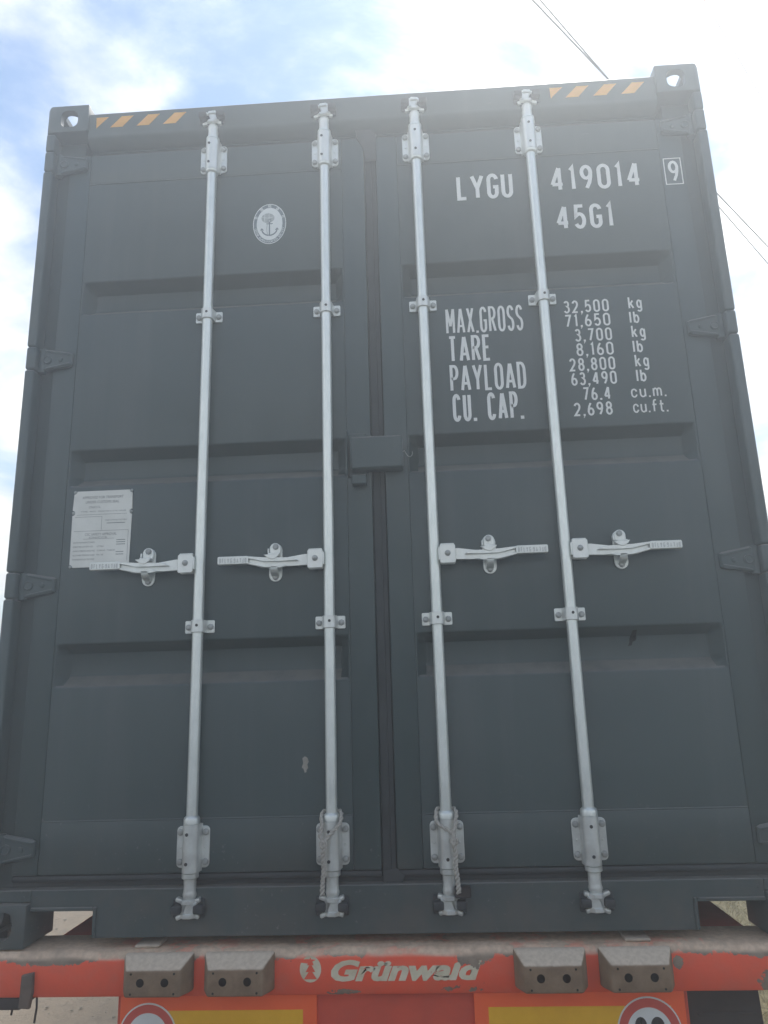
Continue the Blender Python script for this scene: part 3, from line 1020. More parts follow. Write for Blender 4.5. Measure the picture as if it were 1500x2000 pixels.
stroke(b, arc(0.012, -0.010, 0.012, 0.03, 120, 250, 10), 0.002, (ex - 0.010, ez - 0.010), yi - 0.0006, 2)
em = b.build('emblem', [M['emblem_white'], M['emblem_grey'], M['emblem_pale']], door_l, smooth=0)
em['label'] = 'oval white emblem with an anchor'

# ------------------------------------------------------------------ data plate on the left door
b = MB()
xa, xb, za, zb = -1.0255, -0.8265, 1.117, 1.377
yp = YP - 0.004
n = 8
def notch(cx, cz, r, a0, a1):
    return [(cx + r * math.cos(R(a0 + (a1 - a0) * k / n)), cz + r * math.sin(R(a0 + (a1 - a0) * k / n))) for k in range(n + 1)]
zm = 1.302
poly = (notch(xa, za, 0.010, 90, 0) + notch(xb, za, 0.010, 180, 90) + notch(xb + 0.002, zm, 0.009, 270, 90)
        + notch(xb, zb, 0.010, 270, 180) + notch(xa, zb, 0.010, 0, -90) + notch(xa - 0.002, zm, 0.009, 90, -90))
b.prism(poly, yp, yp + 0.003)
for cx, cz in ((xa + 0.001, zm), (xb - 0.001, zm), (xa + 0.003, zb - 0.003), (xb - 0.003, zb - 0.003), (xa + 0.003, za + 0.003), (xb - 0.003, za + 0.003)):
    b.lathe([(0.0055, 0), (0.005, 0.003), (0.002, 0.0045)], 10, (cx, yp + 0.0025, cz), axis='y', mi=2)
def pt(text, x, z, size, width=None, align='LEFT'):
    font_mesh(b, text, size, at(x, yp - 0.0004, z), 1, align=align, width=width)
pt('APPROVED FOR TRANSPORT', -0.996, 1.350, 0.0125, 0.140)
pt('UNDER CUSTOMS SEAL', -0.984, 1.334, 0.0125, 0.114)
pt('CN/CCS-', -0.972, 1.317, 0.0105, 0.040)
pt('TYPE  45G1', -0.9985, 1.3035, 0.0062, 0.05)
pt('MANUFACTURER NO. OF THE CONTAINER', -0.940, 1.3035, 0.0062, 0.095)
def rule(x0, x1, z, t=0.0010):
    b.face([(x0, yp - 0.0003, z), (x1, yp - 0.0003, z), (x1, yp - 0.0003, z + t), (x0, yp - 0.0003, z + t)], 1)
def vrule(x, z0, z1, t=0.0010):
    b.face([(x, yp - 0.0004, z0), (x + t, yp - 0.0004, z0), (x + t, yp - 0.0004, z1), (x, yp - 0.0004, z1)], 1)
rule(-1.012, -0.842, 1.2945); rule(-1.018, -0.925, 1.287); rule(-1.018, -0.834, 1.2385); vrule(-0.926, 1.24, 1.287)
vrule(-0.834, 1.135, 1.2385); rule(-0.985, -0.88, 1.2115)
pt('TIMBER COMPONENT TREATMENT', -0.915, 1.272, 0.0062, 0.075)
rule(-0.908, -0.846, 1.263, 0.0022)
pt('CSC SAFETY APPROVAL', -0.980, 1.223, 0.0120, 0.108)
pt('CN/CCS', -0.965, 1.2135, 0.0085, 0.06)
for i, (s, w, v) in enumerate((('DATE MANUFACTURED', 0.072, ''), ('IDENTIFICATION NO.', 0.068, 'LYGU'), ('MAXIMUM OPERATING GROSS MASS', 0.074, '32,500 KG   71,650 LB'),
                               ('ALLOWABLE STACKING LOAD', 0.074, 'FOR 1.8G'), ('TRANSVERSE RACKING TEST FORCE', 0.074, ''))):
    z = 1.198 - 0.0142 * i
    pt(s, -1.017, z, 0.0072, w)
    if v:
        pt(v, -0.936, z, 0.0072, 0.060 if len(v) > 10 else 0.022)
for i in range(3):
    rule(-0.872, -0.842, 1.205 - 0.0075 * i, 0.0022)
for i in range(2):
    rule(-0.872, -0.846, 1.165 - 0.0085 * i, 0.0020)
pl = b.build('data_plate', [M['plate'], M['ink'], M['bolt']], door_l, smooth=0)
pl['label'] = 'pale metal data plate with rows of small print'

# paint marks
def blotch(name, cx, cz, pts, mat, parent, y, lab):
    b = MB()
    b.face([(cx + u, y, cz + v) for u, v in pts])
    o = b.build(name, mat, parent, smooth=0)
    o['label'] = lab
blotch('paint_chip', -0.2455, 0.482, [(-.009, .020), (-.001, .026), (.007, .021), (.011, .010), (.006, .002), (.009, -.008), (.004, -.013), (.003, -.020), (-.002, -.022), (-.005, -.011), (-.011, -.006), (-.006, .006)], M['chip'], door_l, YP - 0.0008, 'small pale chip in the paint')
b = MB()
mk = [(-.004, .018), (.008, .019), (.0125, .006), (.0135, -.008), (.008, -.013), (.001, -.015), (-.003, -.026), (-.015, -.028), (-.0095, -.018), (-.0085, -.006)]
def press(z):
    k = min(max((0.868 - 0.002 - z) / 0.025, 0.0), 1.0)
    return YP + 0.056 * k - 0.002
cv = b.bm.verts.new((0.786, press(0.838) - 0.002, 0.838))
mv = [b.bm.verts.new((0.786 + u, press(0.838 + v), 0.838 + v)) for u, v in mk]
for k in range(len(mv)):
    b.bm.faces.new((cv, mv[k], mv[(k + 1) % len(mv)]))
o = b.build('tar_mark', M['tar_and_hole'], door_r, smooth=0)
o['label'] = 'small black mark below a recess'

# ------------------------------------------------------------------ lock box over the door gap
b = MB()
b.prism(rrect(-0.086, 0.086, 1.399, 1.511, 0.010), -0.004, 0.0455, bevel=0.006)
lockbox = b.build('lock_box', M['paint'], box, smooth=40)
b = MB()
b.box(-0.101, -0.0955, 0.006, 0.0445, 1.384, 1.537, bevel=0.002)
b.box(-0.0953, -0.036, 0.034, 0.0445, 1.384, 1.535, bevel=0.002)
b.box(-0.084, -0.036, 0.006, 0.0445, 1.352, 1.3835, bevel=0.003)
b.build('back_plate', M['paint'], lockbox)
b = MB()
b.tube([(0.0855, 0.02, 1.458), (0.091, 0.017, 1.462), (0.096, 0.017, 1.452), (0.102, 0.019, 1.443), (0.109, 0.022, 1.441), (0.115, 0.026, 1.446), (0.118, 0.030, 1.455), (0.117, 0.036, 1.463)], 0.0013, 6)
b.build('hook', M['bolt'], lockbox)

# ------------------------------------------------------------------ locking bars
YR, RR = 0.020, 0.0172
bolt_me = None
def bolt_mesh():
    global bolt_me
    if bolt_me is None:
        b = MB()
        b.lathe([(0.0098, 0.0), (0.0098, 0.004), (0.0088, 0.007), (0.005, 0.0092)], 8, axis='y')
        bolt_me = b.mesh('bolt', M['bolt'], 30)
    return bolt_me
dome_me = None
def dome_mesh():
    global dome_me
    if dome_me is None:
        b = MB()
        b.lathe([(0.0095, 0.0), (0.0090, 0.004), (0.007, 0.007), (0.0035, 0.0088)], 14, axis='y')
        dome_me = b.mesh('bolt', M['bolt'], 60)
    return dome_me


cache = {}
def cached(key, fn):
    if key not in cache:
        cache[key] = fn()
    return cache[key]


def end_bracket():                 # bearing: flat plate with rounded corners and a pressed half-round housing
    b = MB()
    yb = YD - YR                   # local y of the door face
    b.prism(rrect(-0.0495, 0.0495, -0.058, 0.058, 0.013), yb - 0.0065, yb - 0.0005, bevel=0.0015)
    prof = []
    n = 12
    outer = [(0.0285, yb - 0.0064), (0.0252, yb - 0.010)] + [(0.0248 * math.cos(R(a)), -0.0248 * math.sin(R(a))) for a in [8 + 164 * k / n for k in range(n + 1)]] + [(-0.0252, yb - 0.010), (-0.0285, yb - 0.0064)]
    b.prism(outer, -0.0665, 0.0665, plane='xy', bevel=0.0012)
    for s in (-1, 1):
        for z in (-0.002,):
            b.lathe([(0.004, 0), (0.002, 0.003)], 8, (s * 0.037, yb - 0.0064, z), axis='y')
    return b.mesh('bearing_bracket', M['zinc_paint'], 40)


def guide_bracket():
    b = MB()
    yb = YD - YR
    for s in (-1, 1):
        x0, x1 = sorted((s * 0.019, s * 0.0475))
        b.prism(rrect(x0, x1, -0.020, 0.020, 0.004), yb - 0.0055, yb - 0.0005, bevel=0.001)
    n = 12
    outer = [(0.026, yb - 0.0015), (0.0232, yb - 0.010)] + [(0.0222 * math.cos(R(a)), -0.0222 * math.sin(R(a))) for a in [8 + 164 * k / n for k in range(n + 1)]] + [(-0.0232, yb - 0.010), (-0.026, yb - 0.0015)]
    b.prism(outer, -0.0195, 0.0195, plane='xy', bevel=0.0012)
    b.lathe([(0.0045, 0), (0.0045, 0.0012)], 10, (0.002, -0.0218, 0.002), axis='y', mi=1)
    return b.mesh('guide_bracket', [M['zinc_paint'], M['hole']], 40)


def cam_mesh(sx, low):
    """forged cam head: collar, hub and two horned flanges; z=0 at the neck, grows away from the door"""
    b = MB()
    s = -1 if low else 1
    b.lathe([(0.0182, 0.0), (0.0182, s * 0.030), (0.0190, s * 0.036), (0.0205, s * 0.042), (0.0190, s * 0.049), (0.0165, s * 0.055)], 18)
    z1, z2 = s * 0.060, s * 0.096
    b.cyl((0, 0, s * 0.052), (0, 0, s * 0.104), 0.0145, 14)
    for zz, k, up in ((z1, 1.0, -1), (z2, 0.95, 1)):
        fl = [(-0.024 * sx, 0.006), (-0.026 * sx, -0.014), (-0.010 * sx, -0.0275), (0.012 * sx, -0.0255), (0.022 * sx, -0.014), (0.020 * sx, 0.006)]
        b.prism(fl, zz - 0.0065, zz + 0.0065, plane='xy', bevel=0.002)
        for w, ln, ang in ((-1, 0.019, 16), (1, 0.022, 22)):
            m = Matrix.Translation((w * 0.0165 * sx * k, -0.004, zz)) @ Matrix.Rotation(R(-ang * up * s * w * sx), 4, 'Y')
            x0, x1 = sorted((0.0, w * sx * ln * k))
            b.box(x0, x1, -0.0125, 0.010, -0.0062, 0.0062, bevel=0.004, seg=2, mtx=m)
    b.prism([(-0.027 * sx, z1), (0.004 * sx, z1), (0.016 * sx, z2), (-0.022 * sx, z2)], -0.0215, 0.004, bevel=0.003)
    b.prism([(0.006 * sx, z1), (0.022 * sx, z1 + s * 0.008), (0.026 * sx, z2 - s * 0.006), (0.015 * sx, z2)], -0.013, 0.006, bevel=0.002)
    b.box(min(-0.027 * sx, -0.016 * sx), max(-0.027 * sx, -0.016 * sx), -0.010, 0.004, min(z1, z1 + s * 0.012), max(z1, z1 + s * 0.012), bevel=0.002)
    return b.mesh('cam', M['zinc_paint'], 40)


def keeper_mesh(sx):
    b = MB()
    for x0, x1 in ((-0.048, -0.018), (0.018, 0.047)):
        x0, x1 = sorted((x0 * sx, x1 * sx))
        b.box(x0, x1, -0.012, 0.012, -0.0115, 0.0115, bevel=0.005, seg=2)
    b.box(-0.0478, 0.0468, 0.0125, 0.020, -0.026, 0.026, bevel=0.003)
    return b.mesh('cam_keeper', M['rubber'], 40)


def hub_mesh(sx):
    """square folded plate welded to the rod, in which the handle pivots"""
    b = MB()
    x0, x1 = sorted((0.0175 * sx, 0.0665 * sx))
    b.prism(rrect(x0, x1, -0.031, 0.029, 0.006), -0.0215, -0.0155, bevel=0.0015)
    b.prism(rrect(x0, x1, -0.031, 0.029, 0.006), 0.004, 0.010, bevel=0.0015)
    x0, x1 = sorted((0.0125 * sx, 0.0180 * sx))
    b.box(x0, x1, -0.0213, 0.0095, -0.020, 0.020, bevel=0.001)
    x0, x1 = sorted((0.020 * sx, 0.0640 * sx))
    b.box(x0, x1, -0.0155, 0.004, 0.026, 0.0335, bevel=0.002)
    return b.mesh('handle_hub', M['zinc_paint'], 40)


def handle_mesh(sx):
    b = MB()
    P = lambda u, v: (u * sx, v)
    y0, y1 = -0.0150, 0.0030
    # flat arm near the hub, waist at the catch, grip at the end
    arm = [P(0.035, -0.019), P(0.075, -0.020), P(0.130, -0.022), P(0.176, -0.026), P(0.220, -0.022), P(0.256, -0.010), P(0.256, 0.013), P(0.205, 0.004), P(0.150, 0.002), P(0.110, 0.010), P(0.075, 0.015), P(0.035, 0.015)]
    b.prism(arm, y0 + 0.004, y1, bevel=0.002)
    # raised upper and lower flanges leave a groove between them
    up = [P(0.095, -0.006), P(0.150, -0.006), P(0.205, -0.005), P(0.262, 0.006), P(0.262, 0.014), P(0.205, 0.0075), P(0.150, 0.0055), P(0.110, 0.005)]
    b.prism(up, y0 - 0.005, y0 + 0.006, bevel=0.002)
    lo = [P(0.120, -0.0225), P(0.155, -0.026), P(0.205, -0.0255), P(0.262, -0.0115), P(0.262, -0.004), P(0.205, -0.0165), P(0.155, -0.0175)]
    b.prism(lo, y0 - 0.003, y0 + 0.006, bevel=0.002)
    x0, x1 = sorted((0.2565 * sx, 0.3560 * sx))
    b.prism(rrect(x0, x1, -0.0115, 0.0145, 0.005), y0 - 0.006, y1 - 0.006, bevel=0.002)
    yl = y0 - 0.0065
    if sx > 0:
        stencil(b, 'DFLYG', 0.262, 0.303, -0.0075, 0.016, 0.0030, yl, gap=0.16, mi=1)
        stencil(b, 'DFLYG', 0.308, 0.350, -0.0075, 0.015, 0.0030, yl, gap=0.16, mi=1, flip=True)
    else:
        stencil(b, 'DFLYG', -0.350, -0.308, -0.0075, 0.016, 0.0030, yl, gap=0.16, mi=1)
        stencil(b, 'DFLYG', -0.303, -0.262, -0.0075, 0.015, 0.0030, yl, gap=0.16, mi=1, flip=True)
    return b.mesh('handle', [M['zinc_paint'], M['relief_shade']], 40)


def catch_mesh(sx):
    """plate on the door with a swinging flap above the handle and a hook below"""
    b = MB()
    yb = YD - YR + 0.003
    cx = 0.176 * sx
    pl_ = [(cx + u, v) for u, v in obround(0.043, 0.124)]
    b.prism([(u, v - 0.0015) for u, v in pl_], yb - 0.006, yb, bevel=0.0012)
    # flap: upper tongue and its bent lip
    fl = [(cx + u, v + 0.038) for u, v in obround(0.036, 0.046)]
    b.prism(fl, yb - 0.018, yb - 0.0065, bevel=0.002)
    lip = [(-0.031, 0.018), (0.022, 0.021), (0.016, 0.012), (0.004, 0.003), (-0.004, 0.002), (-0.016, 0.006)]
    b.prism([(cx + u, v) for u, v in lip], yb - 0.050, yb - 0.044, bevel=0.0015)
    b.prism([(cx + u, v) for u, v in ((-0.018, 0.015), (0.016, 0.015), (0.016, 0.024), (-0.018, 0.024))], yb - 0.0445, yb - 0.008, bevel=0.0015)
    b.box(cx - 0.024, cx - 0.019, yb - 0.022, yb - 0.006, 0.026, 0.043, bevel=0.001)
    return b.mesh('handle_catch', M['zinc_paint'], 40)


def hook_mesh(sx):
    b = MB()
    yb = YD - YR + 0.003
    cx = 0.175 * sx
    b.prism([(yb - 0.006, -0.050), (yb - 0.020, -0.047), (yb - 0.040, -0.038), (yb - 0.046, -0.030), (yb - 0.046, -0.020), (yb - 0.040, -0.020), (yb - 0.038, -0.031), (yb - 0.018, -0.034), (yb - 0.006, -0.034)],
            cx - 0.0115, cx + 0.0115, plane='yz', bevel=0.0015)
    return b.mesh('catch_hook', M['zinc'], 40)


ROD = ((-0.5815, -1), (-0.163, -1), (0.174, 1), (0.587, 1))
desc = ('outermost left locking bar', 'locking bar left of the door gap with a rope', 'locking bar right of the door gap with a rope', 'outermost right locking bar')
ZTOPB, ZLOWB, ZHAN = 2.6440, 0.2600, 1.1100
for i, (x, sx) in enumerate(ROD):
    b = MB()
    b.cyl((0, 0, 0.19), (0, 0, 2.74), RR, 24)
    # collars above the lower and below the upper bearing
    b.lathe([(0.0245, 0.3270), (0.0245, 0.340), (0.0225, 0.3455), (0.0172, 0.3500)], 24)
    b.lathe([(0.0245, 0.1925), (0.0245, 0.1800), (0.0220, 0.1780), (0.0182, 0.1770)], 24)
    b.lathe([(0.0172, 2.5660), (0.0225, 2.5690), (0.0245, 2.5730), (0.0245, 2.5765)], 24)
    b.lathe([(0.0245, 2.7115), (0.0245, 2.718), (0.0215, 2.722)], 24)
    bar = b.build('locking_bar', M['zinc'], box, (x, YR, 0))
    bar['label'] = desc[i]
    brm = cached('eb', end_bracket)
    yb = YD - YR - 0.0062
    for zc in (ZTOPB, ZLOWB):
        obj('bearing_bracket', brm, bar, (0, 0, zc))
        for sxx in (-1, 1):
            for sz in (-1, 1):
                me = dome_mesh() if (zc == ZLOWB and i == 2 and sxx == sz) else bolt_mesh()
                obj('bolt', me, bar, (sxx * 0.0385, yb, zc + sz * 0.041), (0, random.random() * 0.6, 0))
        for sz in (-1, 1):
            me = cached('gh', lambda: (lambda q: (q.lathe([(0.0048, 0), (0.0048, 0.0014), (0.003, 0.0016)], 12, axis='y'), q.mesh('grease_hole', M['hole']))[1])(MB()))
            obj('grease_hole', me, bar, (-0.004 + 0.003 * sx, -0.0242, zc + sz * 0.040))
    for zc in (1.995, 0.9095):
        obj('guide_bracket', cached('gb', guide_bracket), bar, (0, 0, zc))
        for sxx in (-1, 1):
            obj('bolt', bolt_mesh(), bar, (sxx * 0.0355, yb + 0.0006, zc - 0.001), (0, random.random() * 0.6, 0))
    # cams and keepers
    for low in (False, True):
        z0 = 0.1775 if low else 2.722
        obj('cam', cached(('cam', sx, low), lambda: cam_mesh(sx, low)), bar, (0, 0, z0))
        zk = z0 + (-1 if low else 1) * 0.078
        yk = (0.022 if low else 0.013) - YR - 0.0205
        obj('cam_keeper', cached(('kp', sx), lambda: keeper_mesh(sx)), bar, (0, yk, zk))
    # handle group
    obj('handle_hub', cached(('hub', sx), lambda: hub_mesh(sx)), bar, (0, 0, ZHAN))
    obj('bolt', dome_mesh(), bar, (0.042 * sx, -0.0212, ZHAN + 0.001))
    hd = obj('handle', cached(('hd', sx), lambda: handle_mesh(sx)), bar, (0, 0, ZHAN + (0.002 if i in (1, 2) else 0.0)))
    ct = obj('handle_catch', cached(('ct', sx), lambda: catch_mesh(sx)), bar, (0, 0, ZHAN))
    obj('catch_hook', cached(('hk', sx), lambda: hook_mesh(sx)), bar, (0, 0, ZHAN))
    ybc = YD - YR + 0.003
    obj('bolt', bolt_mesh(), bar, (0.174 * sx, ybc - 0.0178, ZHAN + 0.048))
    obj('bolt', bolt_mesh(), bar, (0.176 * sx, ybc - 0.0058, ZHAN - 0.0495))
b = MB()                                             # loose anti-rack block hanging at the third bar
b.prism(rrect(0.014, 0.060, -0.040, -0.012, 0.005), -0.030, -0.004, bevel=0.002)
b.build('cam_block', M['dark'], None)
cb = bpy.data.objects['cam_block']
bar3 = [o for o in box.children if o.name.startswith('locking_bar')][2]
cb.parent = bar3; cb.location = (0, 0, 0.160)

# ------------------------------------------------------------------ ropes tied round the two middle bars
def resample(pts, n):
    P = [Vector(p) for p in pts]
    out = []
    for i in range(len(P) - 1):
        p0, p1, p2, p3 = P[max(i - 1, 0)], P[i], P[i + 1], P[min(i + 2, len(P) - 1)]
        for k in range(n):
            t = k / n
            out.append(0.5 * ((2 * p1) + (p2 - p0) * t + (2 * p0 - 5 * p1 + 4 * p2 - p3) * t * t + (3 * p1 - p0 - 3 * p2 + p3) * t ** 3))
    out.append(P[-1])
    return out


def twisted(b, pts, r=0.0052, sr=0.0036, turns_per_m=62):
    path = resample(pts, 14)
    # even spacing
    for ph in (0, math.pi):
        L = 0
        q = []
        prev_n = None
        for i, p in enumerate(path):
            t = (path[min(i + 1, len(path) - 1)] - path[max(i - 1, 0)])
            if t.length < 1e-9: t = Vector((0, 0, -1))
            t.normalize()
            if i: L += (p - path[i - 1]).length
            n = Vector((0, -1, 0)) - t * Vector((0, -1, 0)).dot(t)
            if n.length < 0.1:
                n = Vector((1, 0, 0)) - t * t.x
            n.normalize()
            bt = t.cross(n)
            a = ph + L * turns_per_m * 2 * math.pi * 0.5
            q.append(p + (n * math.cos(a) + bt * math.sin(a)) * (r * 0.55))
        b.tube(q, sr, 6)


def rope(name, x, side, lab):
    """loop behind the collar, both ends meeting on the front of the bearing, tail hanging to the cam"""
    b = MB()
    s = side
    xf = x
    yfz = YR - 0.0305 + 0.0
    a = [(xf - 0.004, YR + 0.0225, 0.353), (xf - 0.024 * 1, YR + 0.012, 0.352), (xf - 0.029, YR - 0.010, 0.340), (xf - 0.026, YR - 0.024, 0.318), (xf + s * 0.022 - 0.008, yfz - 0.002, 0.292), (xf + s * 0.018 - 0.001, yfz - 0.004, 0.272)]
    c = [(xf + 0.004, YR + 0.0225, 0.353), (xf + 0.024, YR + 0.012, 0.352), (xf + 0.030, YR - 0.010, 0.342), (xf + 0.026, YR - 0.025, 0.322), (xf + s * 0.012 + 0.008, yfz - 0.006, 0.292), (xf + s * 0.020 + 0.001, yfz - 0.008, 0.270)]
    twisted(b, a); twisted(b, c)
    tail = [(xf + s * 0.020, yfz - 0.006, 0.276), (xf + s * 0.018, yfz - 0.008, 0.262), (xf + s * 0.022, yfz - 0.005, 0.240), (xf + s * 0.020, yfz - 0.004, 0.205), (xf + s * 0.023, yfz - 0.004, 0.175), (xf + s * 0.025, yfz - 0.004, 0.148), (xf + s * 0.025, yfz - 0.002, 0.134)]
    twisted(b, tail, 0.0062, 0.0042, 80)
    # knot
    k = [(xf + s * 0.020 + 0.008 * math.cos(t), yfz - 0.008 - 0.003 * math.sin(2 * t), 0.270 + 0.008 * math.sin(t)) for t in [0, 1, 2, 3, 4, 5, 6.28]]
    twisted(b, k)
    o = b.build(name, M['rope'], None, (0, 0, H), smooth=60)
    tag(o, lab, 'rope', 'ropes tied to the locking bars')


rope('rope', -0.163, -1, 'twisted off-white rope on the locking bar just left of the door gap')
rope('rope', 0.174, 1, 'twisted off-white rope on the locking bar just right of the door gap')

# ------------------------------------------------------------------ trailer
tr = bpy.data.objects.new('trailer', None)
COL.objects.link(tr)
tr.location = (0, 0, 0)
tag(tr, 'red trailer with a scuffed rear beam, rubber buffers and warning plates under the grey container', 'trailer')
TZ = (0, 0, H)
BF, BT, BB, BD = -0.016, -0.004, -0.117, 0.145       # beam front, top, bottom, back
b = MB()
prof = [(BD, BT), (0.010, BT)] + [(0.010 + 0.026 * math.cos(R(a)) - 0.0, BT - 0.026 + 0.026 * math.sin(R(a))) for a in (112, 135, 158, 176)] + [(BF, -0.06), (BF, BB + 0.006), (BF + 0.005, BB), (BD, BB)]
nx = 120
rings = []
for k in range(nx + 1):
    x = -1.27 + 2.54 * k / nx
    # slightly dented front edge
    dz = 0.0025 * math.sin(x * 9.1) * math.sin(x * 23 + 1)
    rings.append([b.bm.verts.new((x, y + (dz * 0.6 if i in (2, 3, 4, 5) else 0), z + (dz if i in (1, 2, 3, 4) else 0))) for i, (y, z) in enumerate(prof)])
for a, c in zip(rings, rings[1:]):
    for i in range(len(prof)):
        j = (i + 1) % len(prof)
        b.bm.faces.new((a[i], a[j], c[j], c[i]))
b.bm.faces.new(rings[0]); b.bm.faces.new(list(reversed(rings[-1])))
beam = b.build('rear_beam', M['red'], tr, TZ, smooth=40)

# end cap with rubber rest at the left
b = MB()
b.box(-1.262, -1.046, BF + 0.004, 0.10, -0.150, BB - 0.001, bevel=0.006, seg=2)
b.build('end_rubber', M['dark'], tr, TZ)
b = MB()
b.prism([(-1.040, -0.056), (-1.008, -0.050), (-1.006, -0.100), (-1.012, -0.140), (-1.042, -0.138)], BF - 0.016, BF + 0.0005, bevel=0.003)
b.build('bracket', M['rust'], tr, TZ)
for x, l in ((-1.085, 0.055), (-1.016, 0.075)):
    b = MB()
    b.tube([(x, 0.02, BB), (x + 0.002, 0.02, BB - l * 0.5), (x - 0.002, 0.02, BB - l)], 0.003, 6)
    b.build('loose_wire', M['dark'], tr, TZ)

# buffers
b = MB()
hw, zt, zb = 0.0985, -0.003, -0.1005
def ringp(y, ins, ti, bi):
    return [b.bm.verts.new(p) for p in ((-hw + ins, y, zb + bi), (hw - ins, y, zb + bi), (hw - ins, y, zt - ti), (-hw + ins, y, zt - ti))]
rg = [ringp(0.0, 0, 0, 0), ringp(-0.018, 0.0015, 0.002, 0.001), ringp(-0.062, 0.022, 0.029, 0.002)]
for a, c in zip(rg, rg[1:]):
    for i in range(4):
        j = (i + 1) % 4
        b.bm.faces.new((a[i], a[j], c[j], c[i]))
b.bm.faces.new(list(reversed(rg[0]))); b.bm.faces.new(rg[-1])
bmesh.ops.recalc_face_normals(b.bm, faces=b.bm.faces)
bmesh.ops.bevel(b.bm, geom=list(b.bm.edges), offset=0.0065, segments=3, affect='EDGES', profile=0.5)
buf_me = b.mesh('buffer', M['buffer'], 40)
b = MB(); b.lathe([(0.0108, 0), (0.0108, 0.0008)], 18, axis='y'); bh_me = b.mesh('bolt_hole_shade', M['tar_and_hole'])  # flat dark discs painted as the shade inside the holes
b = MB(); b.lathe([(0.0030, 0), (0.0030, 0.0012)], 8, axis='y'); bs_me = b.mesh('pin_hole_shade', M['tar_and_hole'])
for x in (-0.648, -0.420, 0.438, 0.668):
    o = obj('buffer', buf_me, tr, (x, BF + 0.0005, H))
    for sx in (-1, 1):
        obj('bolt_hole_shade', bh_me, o, (sx * 0.034, -0.0617, -0.0615))
        for z in (-0.040, -0.089):
            obj('pin_hole_shade', bs_me, o, (sx * 0.060, -0.0617, z))

# lettering and tree logo on the beam
b = MB()
font_mesh(b, 'Gr\u00fcnwald', 0.068, at(-0.165, BF - 0.0008, -0.080), 0, shear=0.28, offset=0.0032, width=0.420)
lt = b.build('lettering', M['letter'], tr, TZ, smooth=0)
lt['label'] = 'worn cream lettering reading Gr\u00fcnwald'
b = MB()
lx, lz, la, lb_ = -0.2225, -0.052, 0.0300, 0.0330
b.face([(lx + la * math.cos(2 * math.pi * k / 40), BF - 0.0008, lz + lb_ * math.sin(2 * math.pi * k / 40)) for k in range(40)])
tri = lambda w0, z0, w1, z1: b.face([(lx - w0, BF - 0.0013, lz + z0), (lx + w0, BF - 0.0013, lz + z0), (lx + w1, BF - 0.0013, lz + z1), (lx - w1, BF - 0.0013, lz + z1)], 1)
tri(0.0095, 0.010, 0.0005, 0.029)
tri(0.0135, -0.007, 0.0035, 0.0098)
tri(0.0180, -0.025, 0.0055, -0.0072)
lg = b.build('logo', [M['letter'], M['red']], tr, TZ, smooth=0)
lg['label'] = 'cream disc with a red fir tree'

# rest pads peeking out under the sill
for x in (-0.700, 0.690):
    b = MB(); b.box(x - 0.036, x + 0.036, 0.012, 0.10, BT + 0.0005, BT + 0.009, bevel=0.003)
    b.build('rest_pad', M['dusty'], tr, TZ)
# twist locks under the bottom castings
for sx in (-1, 1):
    b = MB(); b.cyl((sx * 1.128, 0.089, BT - 0.002), (sx * 1.128, 0.089, 0.03), 0.024, 14); b.build('twist_lock', M['rust'], tr, TZ)

# deck and rails behind the beam
b = MB(); b.box(-1.016, 1.035, BD + 0.001, 0.85, -0.10, BT - 0.002, bevel=0.003); b.build('deck_plate', M['shaded_red'], tr, TZ)
for sx in (-1, 1):
    b = MB(); b.box(sx * 0.5 - 0.07, sx * 0.5 + 0.07, 0.86, 12.0, -0.42, -0.01, bevel=0.004); b.build('chassis_rail', M['shaded_red'], tr, TZ)
for y in (3.0, 6.0, 9.0, 11.8):
    b = MB(); b.box(-1.2, 1.2, y, y + 0.12, -0.14, -0.011, bevel=0.004); b.build('cross_member', M['shaded_red'], tr, TZ)
# rear underrun panel behind the plates
b = MB(); b.box(-0.775, 0.808, 0.012, 0.09, -0.40, BB - 0.001, bevel=0.003); b.build('underrun_panel', M['shaded_red'], tr, TZ)

# warning plates
def plate(x0, x1, zt):
    b = MB(); b.box(x0, x1, -0.002, 0.0115, zt - 0.2, zt, bevel=0.001)
    p = b.build('warning_plate', M['orange'], tr, TZ)
    b = MB(); b.box(x0 + 0.038, x1 - 0.038, -0.0032, -0.0021, zt - 0.163, zt - 0.038)
    b.build('reflective_panel', M['yellow'], p)
    return p
p1 = plate(-0.762, -0.208, -0.1185); p1['label'] = 'left warning plate with yellow panel in a red border'
p2 = plate(0.227, 0.795, -0.1165); p2['label'] = 'right warning plate with yellow panel in a red border'

def sign(cx, cz, r, text, lab):
    b = MB()
    b.lathe([(r, 0.0), (r, 0.0012)], 56, (cx, -0.0034, cz), axis='y', mi=0)
    b.lathe([(r - 0.004, 0.0), (r - 0.004, 0.0006)], 56, (cx, -0.0047, cz), axis='y', mi=1)
    b.lathe([(r * 0.70, 0.0), (r * 0.70, 0.0006)], 56, (cx, -0.0054, cz), axis='y', mi=0)
    if text:
        w = r * 0.92
        stencil(b, text, cx - w / 2, cx + w / 2, cz - r * 0.44, r * 0.88, r * 0.20, -0.0064, gap=0.12, mi=2)
    o = b.build('speed_sign', [M['sign_white'], M['sign_red'], M['hole']], tr, TZ, smooth=30)
    o['label'] = lab
sign(-0.681, -0.218, 0.082, '', 'round red and white speed sign on the left plate')
sign(0.694, -0.218, 0.0865, '80', 'round red and white speed sign on the right plate')

# mud flap at the right
b = MB()
b.prism([(0.812, BB - 0.002), (1.012, BB - 0.002), (1.030, -0.55), (0.812, -0.55)], 0.050, 0.058, bevel=0.002)
for z in (-0.19, -0.33):
    b.box(0.84, 1.0, 0.046, 0.0505, z - 0.008, z, bevel=0.002)
b.build('mud_flap', M['dark'], tr, TZ)

